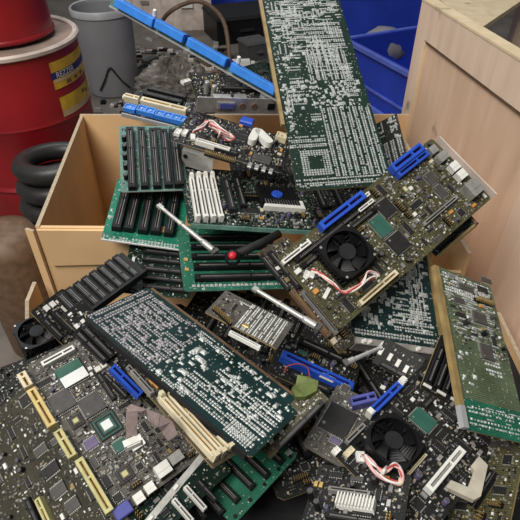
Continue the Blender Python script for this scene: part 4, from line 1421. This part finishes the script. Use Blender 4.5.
part_box(r, 'edge_strip', w * .02, w * .98, -.003, 0, -.006, .001, 'soft_black')
part_box(r, 'edge_strip', w * .02, w * .98, h, h + .003, -.005, .001, 'brown')

# brown card under the right end of the big board (Q2)
p = ((0.0102, 0.275, 0.505), ((0.7242, -0.6159, -0.3102), (0.5586, 0.7877, -0.2599), (0.4044, 0.0149, 0.9144)), 0.0855, 0.0267)
r, w, h = board('expansion_card', 'narrow brown card edge under the right end of the large teal motherboard', p, 'pcb_shaded_olive', [
        ('slot_dark', 0.0452, 0.0014, 0, 0.0664, 0.0061),
        ('white', 0.0126, 0.0119, 0, 0.0052, 0.0041),
        ('white', 0.0269, 0.0118, 0, 0.0052, 0.0041),
        ('bare_white', 0.0406, 0.0125, 0, 0.0052, 0.0042)], G_CARD, None, 29, .6, unit=.008)

# blue slot board behind (T)
p = ((0.0095, 0.3885, 0.5), ((0.9093, 0.3178, 0.2687), (-0.2901, 0.947, -0.1382), (-0.2983, 0.0478, 0.9533)), 0.1067, 0.0712)
r, w, h = board('motherboard', 'black board with a long blue slot and white clip, right of the hatched grey card', p, 'pcb_black', [
        ('slot_blue', 0.0542, 0.0251, 0, 0.094, 0.0109),
        ('clip', 0.0687, 0.0245, 0, 0.0207, 0.0122),
        ('slot_black', 0.0534, 0.0595, 0, 0.0618, 0.0088),
        ('bare_green', 0.0316, 0.0469, 0, 0.0125, 0.0062),
        ('ic', 0.0512, 0.061, 0, 0.0152, 0.0101),
        ('slot_dark', 0.0513, 0.0093, 0, 0.0502, 0.0071)], G_MB, None, 30, .9)
part_wire(r, 'red_wire', [(0.0165, 0.0014, 0.012), (0.0176, 0.0059, 0.02), (0.0273, 0.0116, 0.024), (0.0391, 0.0159, 0.02), (0.0479, 0.0091, 0.012)], .0008, 'red_wire')
b = MB()
rng = random.Random(5)
pts = [(-.014, -.010), (-.004, -.014), (.010, -.012), (.017, -.002), (.010, .008), (.0, .014), (-.006, .006), (-.013, .002)]
b.quad([(x, y, .004 + rng.uniform(0, .004)) for x, y in pts]); b.quad([(x, y, 0) for x, y in reversed(pts)])
for i in range(8):
    a_, c_ = b.v[i], b.v[(i + 1) % 8]
    b.quad([(a_[0], a_[1], 0), (c_[0], c_[1], 0), c_, a_])
lf = link('foam_scrap', b.mesh('foam_scrap', ('leaf_green',)), None, (0.0462, 0.3387, 0.535), .4)
tag(lf, 'torn yellow green scrap lying at the right corner of the large teal motherboard', 'scrap')

# lower right fan motherboard (U) and its neighbours
p = ((0.0468, 0.3111, 0.47), ((0.8331, 0.5429, -0.1059), (-0.5532, 0.8179, -0.1582), (0.0007, 0.1904, 0.9817)), 0.0729, 0.0858)
board('motherboard', 'grey olive board with a dark square chip and indigo socket, left of the lower fan', p, 'pcb_grey', [
        ('qfp', 0.0217, 0.0441, 0, 0.0363, 0.0363),
        ('slot_indigo', 0.0365, 0.0785, 44.5, 0.0298, 0.0115),
        ('qfp_grey', 0.01, 0.0844, 0, 0.0118, 0.0118),
        ('bare_white', 0.0476, 0.1076, 0, 0.0059, 0.0047),
        ('qfp_violet', 0.029, 0.0229, 0, 0.0133, 0.0089),
        ('header', 0.044, 0.0405, 70.0, 0.0287, 0.0044)], G_MB, None, 31, 1.1)
p = ((0.0693, 0.264, 0.536), ((0.6785, 0.7285, 0.0942), (-0.7211, 0.685, -0.1039), (-0.1402, 0.0025, 0.9901)), 0.1074, 0.1733)
r, w, h = board('motherboard', 'black motherboard with a black fan and short blue slot at the lower right', p, 'pcb_black', [
        ('fan', 0.0335, 0.048, 0, 0.0499, 0.0499),
        ('dimm_blue', -0.0008, 0.0846, 90, 0.0525, 0.0083),
        ('slot_white', 0.0831, 0.0684, 90, 0.0586, 0.0085),
        ('bare_green', 0.039, 0.0972, 0, 0.0266, 0.0205),
        ('white', 0.0016, 0.0035, 90, 0.0087, 0.0058),
        ('cream', 0.0105, 0.0125, 90, 0.0116, 0.0058),
        ('slot_cream', 0.062, 0.05, 90, 0.0381, 0.0028),
        ('ic', 0.0664, 0.087, 0, 0.0138, 0.0079),
        ('ic_grey', 0.0521, 0.017, 0, 0.0149, 0.0093),
        ('slot_grey', 0.0029, 0.0311, 90, 0.0276, 0.0049),
        ('bare_white', 0.018, 0.1091, 0, 0.0042, 0.0042),
        ('slot_dark', 0.0311, 0.1214, 90, 0.0221, 0.0052)], G_MB, None, 32, 1.4)
coil(r, [(0.0226, 0.0154, 0.012), (0.031, 0.0109, 0.016), (0.0419, 0.0082, 0.018), (0.053, 0.0127, 0.016), (0.0619, 0.02, 0.014), (0.0584, 0.0248, 0.02), (0.0491, 0.0252, 0.02), (0.0462, 0.0146, 0.018), (0.0342, 0.012, 0.018), (0.0255, 0.0147, 0.016)], .0012, ('pink_wire', 'pink_wire', 'red_wire', 'white_wire'), 'fan_cable', 4, .002, 9)
part_wire(r, 'cable_tie', [(0.0461, 0.0137, 0.01), (0.0461, 0.0122, 0.024), (0.0448, 0.0238, 0.012)], .0018, 'white_wire')
x, y = [(0.0211, 0.0164, 0.01)][0][:2]
c_block(r, x, y, 45, .008, .010, 'white')

p = ((0.1684, 0.3327, 0.545), ((0.8654, 0.4506, 0.2192), (-0.2577, 0.7755, -0.5764), (-0.4297, 0.4423, 0.7872)), 0.058, 0.0645)
r, w, h = board('backplane', 'small black slotted backplane between the chrome bracket and the pale green card', p, 'pcb_black', [
        ('slot_black', 0.0041, 0.0297, 90, 0.0435, 0.0074),
        ('slot_black', 0.0145, 0.0305, 90, 0.0452, 0.0074),
        ('slot_black', 0.0249, 0.0313, 90, 0.0449, 0.0074),
        ('slot_black', 0.0351, 0.0314, 90, 0.0432, 0.0064),
        ('bare_white', 0.0064, 0.0056, 0, 0.0095, 0.0032),
        ('bare_white', 0.0237, 0.0065, 0, 0.0106, 0.0032),
        ('bare_white', 0.0399, 0.0069, 0, 0.0085, 0.0032)], G_BP, None, 33, .4)

p = ((0.1685, 0.2202, 0.47), ((0.4971, 0.4538, -0.7396), (-0.4582, 0.8611, 0.2204), (0.7369, 0.2293, 0.636)), 0.0807, 0.1153)
r, w, h = board('motherboard', 'brown board in the lower right corner under a pale angled bracket', p, 'pcb_shaded_olive', [
        ('slot_black', 0.0487, 0.0451, 68.1, 0.0388, 0.0076),
        ('ic', 0.0266, 0.0274, 0, 0.0135, 0.0096),
        ('bare_tan', 0.0114, 0.0962, 0, 0.0106, 0.0232)], G_MB, None, 34, .8)

def prism(name, pts, th, m, label, cat):
    """flat plate with the given outline (world points), thickness downwards"""
    c = Vector((sum(p[0] for p in pts) / len(pts), sum(p[1] for p in pts) / len(pts), min(p[2] for p in pts) - th))
    b = MB()
    top = [(p[0] - c.x, p[1] - c.y, p[2] - c.z) for p in pts]
    bot = [(x, y, z - th) for x, y, z in top]
    b.quad(top); b.quad(list(reversed(bot)))
    for i in range(len(pts)):
        j = (i + 1) % len(pts)
        b.quad([bot[i], bot[j], top[j], top[i]])
    return tag(link(name, b.mesh(name, (m,)), None, c), label, cat)
prism('angled_bracket', [(0.2024, 0.2551, 0.528), (0.2037, 0.2501, 0.528), (0.1932, 0.2345, 0.528), (0.1793, 0.2412, 0.528), (0.1728, 0.2345, 0.528), (0.195, 0.2224, 0.528), (0.2025, 0.226, 0.528), (0.219, 0.2561, 0.528), (0.2134, 0.2654, 0.528)], .006, 'dull_cream', 'pale angled metal bracket at the lower right corner', 'bracket')

# connector board at the bottom (Z)
p = ((0.0332, 0.1965, 0.527), ((0.8996, 0.356, -0.2531), (-0.2926, 0.9214, 0.2558), (0.3243, -0.1561, 0.933)), 0.0878, 0.0731)
r, w, h = board('motherboard', 'black board with a white ribbed socket at the bottom edge', p, 'pcb_black', [
        ('slot_grey', 0.0368, 0.0435, 0, 0.039, 0.0045),
        ('bare_gold', 0.0031, 0.049, 0, 0.0038, 0.0057),
        ('bare_gold', 0.0082, 0.0486, 0, 0.0038, 0.0056),
        ('ic', 0.0196, 0.0619, 0, 0.0152, 0.0076),
        ('ic_grey', 0.0403, 0.0603, 0, 0.0131, 0.0075),
        ('capblack', 0.0037, 0.0333, 0, 0.0074, 0.0074),
        ('capblack', 0.0122, 0.024, 0, 0.0063, 0.0063),
        ('slot_dark', 0.0439, 0.0172, 0, 0.045, 0.0052)], G_MB, None, 35, 1.0)
sx, sy, _z = [(0.0456, 0.032, 0.008)][0]
b = MB()
L, W, H = .034, .012, .009
b.box(-L / 2, L / 2, -W / 2, W / 2, 0, H * .6)
for k in range(12):
    x = -L / 2 + L * k / 11.5
    b.box(x, x + L * .04, -W / 2, W / 2, H * .6, H)
link('ribbed_socket', b.mesh('ribbed_socket', ('white',)), r, (sx, sy, 0))

# green slotted board at the bottom (Y), memory slot board (X)
p = ((-0.0278, 0.2337, 0.447), ((0.6995, -0.7009, -0.1396), (0.6984, 0.7118, -0.0743), (0.1515, -0.0456, 0.9874)), 0.1001, 0.1001)
r, w, h = board('backplane', 'green backplane with black slots at the bottom centre', p, 'pcb_green', [
        ('slot_black', -0.0152, 0.0499, 90, 0.0493, 0.0064),
        ('slot_black', 0.0005, 0.0426, 90, 0.054, 0.0075),
        ('slot_black', 0.0199, 0.0391, 90, 0.0528, 0.0076),
        ('slot_black', 0.0406, 0.0363, 90, 0.0518, 0.0077),
        ('slot_black', 0.0598, 0.0313, 90, 0.0496, 0.0077),
        ('slot_black', 0.0816, 0.0308, 90, 0.0504, 0.0079)], G_BP, [(.03, .02, .97, .10, 'scatter', .007)], 36, None, 'chip_green')
b = MB()
for u in (.08, .3, .52, .74, .93):
    b.cyl(w * u, h * .05, 0, .0012, .0022, n=10)
link('screw_holes', b.mesh('screw_holes', ('black',)), r)
p = ((-0.1039, 0.2032, 0.478), ((0.6692, -0.7174, 0.1935), (0.7347, 0.6778, -0.0281), (-0.111, 0.1609, 0.9807)), 0.1101, 0.0501)
r, w, h = board('motherboard', 'green board with two white slots at the bottom, left of the green backplane', p, 'pcb_dark_green', [
        ('slot_white', 0.0595, 0.0035, 90, 0.0309, 0.0051),
        ('slot_white', 0.0422, 0.0026, 90, 0.0288, 0.005),
        ('slot_dark', 0.0737, 0.0017, 90, 0.0291, 0.0051),
        ('ic', 0.0289, 0.0135, 0, 0.0099, 0.0059)], G_MB, None, 37, .5)
b = MB()
e0, e1 = (-0.1027, 0.1918, 0.5363), (-0.0532, 0.2546, 0.5489)
p = ((-0.1027, 0.1946, 0.5247), ((0.6168, -0.7599, 0.2052), (0.7679, 0.5238, -0.3687), (0.1727, 0.385, 0.9066)), 0.0838, 0.006)
r, w, h = board('metal_rail', 'long silver rail crossing the bottom edge below the ribbon cable', p, 'metal', [
        ('bare_white', 0.0121, 0.003, 0, 0.0071, 0.0026),
        ('bare_white', 0.0456, 0.0034, 0, 0.0055, 0.0027)], None, None, 1, None, 'metal', 'rail')

p = ((-0.231, 0.1741, 0.395), ((0.7769, -0.5818, -0.2407), (0.42, 0.7636, -0.4904), (0.4691, 0.2799, 0.8376)), 0.1414, 0.202)
board('motherboard', 'dark olive board in the lower left corner, under the gold edged motherboard', p, 'pcb_umber', [
        ('slot_pale', 0.0586, 0.0686, 90, 0.0318, 0.0073),
        ('slot_black', 0.046, 0.0752, 90, 0.0353, 0.0063),
        ('ic_grey', 0.08, 0.0787, 0, 0.0192, 0.0149),
        ('ic_grey', 0.0865, 0.0563, 0, 0.0168, 0.0147),
        ('ic_grey', 0.0812, 0.1278, 0, 0.0177, 0.011),
        ('ic', 0.0815, 0.1021, 0, 0.0217, 0.0152)], G_MB, None, 38, 0.6)
p = ((-0.1377, 0.2233, 0.487), ((0.7631, -0.6255, 0.1624), (0.6462, 0.7346, -0.2068), (0.0101, 0.2628, 0.9648)), 0.1212, 0.1955)
r, w, h = board('motherboard', 'grey brown motherboard with gold slots and a white stickered chip at the lower left', p, 'pcb_grey', [
        ('slot_pale', -0.0026, 0.0383, 90, 0.0613, 0.0088),
        ('slot_pale', -0.006, 0.0904, 90, 0.0326, 0.0092),
        ('slot_yellow', -0.0079, 0.1385, 90, 0.0489, 0.0095),
        ('slot_cream', -0.0082, 0.1762, 90, 0.0191, 0.0097),
        ('rom', 0.0354, 0.158, 0, 0.0289, 0.0289),
        ('slot_white', 0.0329, 0.1843, 0, 0.0377, 0.0067),
        ('qfp_grey', 0.012, 0.1347, 0, 0.0258, 0.0258),
        ('qfp_grey', 0.0356, 0.1138, 0, 0.0259, 0.0259),
        ('bga', 0.0375, 0.0853, 0, 0.0254, 0.0254),
        ('bga_dark', 0.014, 0.1077, 0, 0.0137, 0.0137),
        ('bga_dark', 0.027, 0.031, 0, 0.0151, 0.0151),
        ('qfp_violet', 0.0152, 0.0782, 0, 0.0155, 0.0134),
        ('bare_white', 0.0612, 0.1474, 0, 0.0068, 0.0068),
        ('bare_white', 0.0689, 0.148, 0, 0.0068, 0.0068),
        ('indigo', 0.0079, 0.0023, 0, 0.0174, 0.0126),
        ('port_white', 0.0258, 0.0024, 0, 0.0098, 0.0098),
        ('port_white', 0.0392, 0.0039, 0, 0.0099, 0.0099),
        ('port_white', 0.0587, 0.0108, 0, 0.0153, 0.0132),
        ('bare_white', 0.0546, 0.1534, 0, 0.0045, 0.0045),
        ('bare_white', 0.052, 0.1463, 0, 0.0045, 0.0045),
        ('ic', 0.007, 0.1662, 0, 0.0153, 0.0087),
        ('bare_green', 0.0377, 0.0591, 0, 0.0166, 0.0146),
        ('white', 0.0524, 0.0483, 0, 0.0146, 0.0073),
        ('slot_dark', 0.0577, 0.1243, 90, 0.0384, 0.0055),
        ('port', 0.0759, 0.013, 0, 0.0145, 0.0104)], G_MB, None, 39, 1.3, unit=.009)

p = ((-0.1177, 0.3306, 0.512), ((0.5765, -0.7271, 0.3728), (0.8171, 0.5105, -0.2678), (0.0044, 0.459, 0.8884)), 0.032, 0.1453)
r, w, h = board('motherboard', 'narrow black board with dark slots and a short blue slot, left of the teal motherboard', p, 'pcb_black', [
        ('slot_blue', -0.0017, 0.0401, 90, 0.0441, 0.0087),
        ('slot_black', -0.0124, 0.045, 90, 0.0377, 0.0054),
        ('slot_black', -0.0013, 0.0952, 90, 0.0491, 0.0077),
        ('slot_dark', 0.0081, 0.0946, 90, 0.0482, 0.0067),
        ('bare_white', 0.0068, 0.0812, 90, 0.0136, 0.0033),
        ('slot_grey', 0.0119, 0.034, 90, 0.0361, 0.0055),
        ('bare_white', 0.0048, 0.1238, 0, 0.0045, 0.0056),
        ('bare_white', 0.0137, 0.1242, 0, 0.0045, 0.0045)], G_MB, None, 40, .5, unit=.008)

p = ((-0.043, 0.2423, 0.548), ((0.6852, -0.6829, 0.2533), (0.6622, 0.7289, 0.174), (-0.3034, 0.0485, 0.9516)), 0.0388, 0.1437)
r, w, h = board('motherboard', 'narrow board with three cream memory slots along the lower edge of the teal motherboard', p, 'pcb_brown', [
        ('dimm_cream', 0.0064, 0.0486, 90, 0.0839, 0.0068),
        ('dimm_cream', 0.0163, 0.0484, 90, 0.0838, 0.0059),
        ('dimm_cream', 0.0264, 0.048, 90, 0.0818, 0.006),
        ('bare_orange', 0.0132, 0.117, 0, 0.0042, 0.0074),
        ('bare_orange', 0.0144, 0.1097, 0, 0.0042, 0.0073),
        ('slot_grey', 0.0018, 0.1191, 90, 0.0379, 0.0052)], G_MB, None, 41, .4, unit=.007)

# ribbon cable over the lower left motherboard
b = MB()
def ribbon(pts, wid, m, name, label, cat, th=.0007):
    """flat cable: pts are (left, right) world pairs"""
    b = MB()
    n = len(pts)
    for (l, r_) in pts:
        l, r_ = Vector(l), Vector(r_)
        b.v += [tuple(l), tuple(r_), (r_.x, r_.y, r_.z - th), (l.x, l.y, l.z - th)]
    for i in range(n - 1):
        k = 4 * i
        for a_, c_ in ((0, 1), (1, 2), (2, 3), (3, 0)):
            b.f.append((k + a_, k + c_, k + 4 + c_, k + 4 + a_)); b.m.append(0)
    b.f.append((3, 2, 1, 0)); b.m.append(0)
    k = 4 * (n - 1)
    b.f.append((k, k + 1, k + 2, k + 3)); b.m.append(0)
    return b.mesh(name, (m,), False)
rb = empty('ribbon_cable', (-0.1287, 0.2851, 0.52))
tag(rb, 'folded pinkish grey ribbon cable with a white plug on the lower left motherboard', 'cable')
org = Vector(rb.location)
pairs = [((-0.1255, 0.2647, 0.5578), (-0.1152, 0.2671, 0.5607)), ((-0.1232, 0.2687, 0.5766), (-0.1131, 0.2693, 0.5773)), ((-0.1216, 0.2729, 0.5909), (-0.1107, 0.2729, 0.5909)), ((-0.1166, 0.2764, 0.5982), (-0.1057, 0.2723, 0.5933)), ((-0.1039, 0.2758, 0.5913), (-0.1021, 0.2694, 0.5836)), ((-0.0919, 0.2752, 0.5843), (-0.0938, 0.2675, 0.5752)), ((-0.0819, 0.2744, 0.5741), (-0.0912, 0.2679, 0.5663)), ((-0.077, 0.2689, 0.5612), (-0.0863, 0.2646, 0.5562))]
me = ribbon([(Vector(a_) - org, Vector(c_) - org) for a_, c_ in pairs], 0, 'ribbon', 'flat_cable', '', '')
link('flat_cable', me, rb)
b = MB()
b.box(-.0085, .0085, -.0035, .0035, -.004, .0045); b.box(-.0065, .0065, -.0045, -.0035, -.002, .003)
pg = Vector((-0.1187, 0.2624, 0.5566)) - org
link('plug', b.mesh('plug', ('white',)), rb, pg, .5)

# loose cooler at the far left
cz = (-0.2807, 0.4414, 0.53)
cooler = empty('cpu_cooler', (cz[0], cz[1], .500))
tag(cooler, 'loose black fan cooler at the left edge, beside the black backplane', 'cooler')
c_fan(cooler, 0, 0, 20, .048, .048)
cooler.rotation_euler = (.12, .1, .3)

# silver levers, red knob
def lever(label, p, q, r0, group='silver levers'):
    p, q = Vector(p), Vector(q)
    o = empty('metal_lever', q)
    tag(o, label, 'lever')
    d = p - q
    L = d.length
    o.rotation_mode = 'QUATERNION'
    o.rotation_quaternion = d.to_track_quat('Z', 'Y')
    b = MB()
    b.cyl(0, 0, 0, L * .16, r0 * 1.35, r0 * 1.35, 12); b.cyl(0, 0, L * .16, L * .2, r0 * 1.35, r0, 12)
    b.cyl(0, 0, L * .2, L * .55, r0, r0 * .95, 12); b.cyl(0, 0, L * .55, L * .59, r0 * 1.25, r0 * 1.25, 12); b.cyl(0, 0, L * .59, L * .92, r0 * .9, r0 * .8, 12)
    me = b.mesh('rod', ('metal',)); smooth_by_angle(me)
    link('rod', me, o)
    b = MB()
    b.box(-r0 * 1.6, r0 * 1.6, -r0 * .7, r0 * .7, -r0 * 1.8, 0)
    link('end_fitting', b.mesh('end_fitting', ('dark_grey',)), o)
    b = MB()
    b.box(-r0, r0, -r0 * .6, r0 * .6, L * .92, L)
    link('tip', b.mesh('tip', ('metal',)), o)
    return o
lever('silver rod lever pointing at the red knob, on the middle backplane', (-0.1353, 0.5755, 0.6124), (-0.0592, 0.5099, 0.5886), .0031)
lever('silver rod lever lying between the small hatched card and the fan motherboard', (-0.0077, 0.4206, 0.6067), (0.0587, 0.373, 0.5967), .0031)
lever('short grey rod lever left of the chrome bracket', (0.1314, 0.3688, 0.5683), (0.0931, 0.352, 0.5638), .0026)

kn = empty('push_knob', (-0.0353, 0.5226, 0.5649))
tag(kn, 'black cylindrical switch with a red knob end, in front of the memory slot motherboard', 'switch')
d = Vector((0.0421, 0.5881, 0.5652)) - Vector(kn.location)
b = MB(); b.tube([(0.004, .004, .003), tuple(d * .5), tuple(d * .8)], .006, 12, 0, 0)
link('switch_barrel', b.mesh('switch_barrel', ('soft_black',), True), kn)
b = MB()
b.lathe([(0, .010), (.003, .0097), (.005, .008), (.0057, .004), (.0052, 0), (.0, 0)], 20)
o = link('red_knob', b.mesh('red_knob', ('red',), True), kn, (0, -.004, .006)); o.rotation_euler = (.7, 0, 0); o['label'] = 'glossy red round knob'
b = MB(); b.lathe([(.0072, 0), (.0105, .001), (.0105, .006), (.0072, .007)], 16)
o = link('collar', b.mesh('collar', ('black',), True), kn, (0, -.003, .002)); o.rotation_euler = (.7, 0, 0)

# white pin strip below the chrome bracket
p = ((0.1331, 0.3954, 0.51), ((0.7942, 0.5485, -0.2617), (-0.6075, 0.7065, -0.3629), (-0.0141, 0.4472, 0.8943)), 0.0512, 0.0342)
board('connector_strip', 'black strip with a row of white pins just below the chrome bracket', p, 'pcb_black', [
        ('bare_white', 0.003, 0.0165, 0, 0.0048, 0.0095),
        ('bare_white', 0.0155, 0.0153, 0, 0.0047, 0.0094),
        ('bare_white', 0.0268, 0.0135, 0, 0.0047, 0.0093),
        ('bare_white', 0.0378, 0.0117, 0, 0.0046, 0.0093),
        ('slot_dark', 0.0257, 0.0034, 0, 0.0329, 0.0058)], G_CARD, None, 42, .4)


# boards scattered on the floor behind
G_FL = 'scrap boards on the floor behind'
board('expansion_card', 'dark scrap board on the floor beside the crumpled bag, nearest the pail', ((-0.6413, 2.603, 0.02), ((0.9397, -0.342, 0.0), (0.342, 0.9397, 0.0), (0.0, 0.0, 1.0)), 0.2, 0.14), 'pcb_black', [], G_FL, None, 43, .35, unit=.025)
board('expansion_card', 'grey green scrap board on the floor behind the tall silver capacitors', ((-0.1758, 2.4366, 0.02), ((0.9659, 0.2588, 0.0), (-0.2588, 0.9659, 0.0), (0.0, 0.0, 1.0)), 0.2, 0.16), 'pcb_grey', [], G_FL, None, 44, .35, unit=.028)
board('expansion_card', 'brown scrap board on the floor above the chrome port plate', ((-0.2762, 2.7607, 0.02), ((0.8192, -0.5736, 0.0), (0.5736, 0.8192, 0.0), (0.0, 0.0, 1.0)), 0.2, 0.16), 'pcb_brown', [], G_FL, None, 45, .35, unit=.028)
for k, (x, y, z, a, m, lb) in enumerate((( (-0.4697, 2.8262, 0.05) + (.5, 'rim_pale', 'white plastic plug on top of the floor clutter, left of the blue slot strip')), ((-0.1006, 2.7953, 0.05) + (.1, 'white', 'white plastic plug on the floor just above the blue slot strip')), ((-0.5894, 2.8231, 0.03) + (1.0, 'dark_grey', 'dark plug on the floor between the pail and the crumpled bag')))):
    b = MB()
    b.box(-.05, .05, -.022, .022, 0, .04, 0, .004); b.box(.05, .075, -.012, .012, .006, .03, 0, .002); b.box(-.075, -.05, -.006, .006, .01, .026)
    tag(link('plastic_plug', b.mesh('plastic_plug', (m,)), None, (x, y, 0), a), lb, 'plug')

board('expansion_card', 'black scrap board propped on the floor right behind the silver capacitors', ((-0.2748, 2.4394, 0.0315), ((0.9063, 0.4019, -0.1306), (-0.4226, 0.8619, -0.2801), (0.0, 0.309, 0.9511)), 0.14, 0.12), 'pcb_black', [], G_FL, None, 46, .35, unit=.025)
board('expansion_card', 'green scrap board propped on the floor below the small ribbed case', ((-0.032, 2.4717, 0.0261), ((0.766, -0.604, 0.2198), (0.6428, 0.7198, -0.262), (0.0, 0.342, 0.9397)), 0.22, 0.14), 'pcb_dark_green', [], G_FL, None, 47, .35, unit=.025)
# boards deeper in the heap, seen through the gaps
G_DEEP = 'boards deep in the heap'
for k, (pose_, where) in enumerate(zip([((-0.293, 0.2205, 0.4), ((0.866, -0.5, 0.0), (0.5, 0.866, 0.0), (0.0, 0.0, 1.0)), 0.22, 0.26), ((-0.2514, 0.4246, 0.425), ((0.788, 0.6157, 0.0), (-0.6157, 0.788, 0.0), (0.0, 0.0, 1.0)), 0.28, 0.2), ((0.0212, 0.2665, 0.43), ((0.9397, -0.342, 0.0), (0.342, 0.9397, 0.0), (0.0, 0.0, 1.0)), 0.22, 0.2), ((0.2017, 0.1846, 0.42), ((0.7071, -0.7071, 0.0), (0.7071, 0.7071, 0.0), (0.0, 0.0, 1.0)), 0.24, 0.22), ((-0.139, 0.4793, 0.44), ((0.9397, 0.342, 0.0), (-0.342, 0.9397, 0.0), (0.0, 0.0, 1.0)), 0.26, 0.14), ((0.1528, 0.396, 0.4), ((0.8192, -0.5736, 0.0), (0.5736, 0.8192, 0.0), (0.0, 0.0, 1.0)), 0.22, 0.14), ((-0.0279, 0.6499, 0.515), ((0.9903, -0.1392, 0.0), (0.1392, 0.9903, 0.0), (0.0, 0.0, 1.0)), 0.34, 0.24)],
        ('under the gold slotted motherboard', 'under the large teal motherboard', 'left of the lower right fan', 'under the lower right fan motherboard', 'under the silver lever', 'under the chrome bracket card', 'inside the large cardboard box'))):
    board('motherboard', 'black board deep in the heap ' + where, pose_, 'pcb_black', [('slot_black', .05 + .03 * i, .09, 90, .11, .009) for i in range(5)], G_DEEP, None, 50 + k, .5)
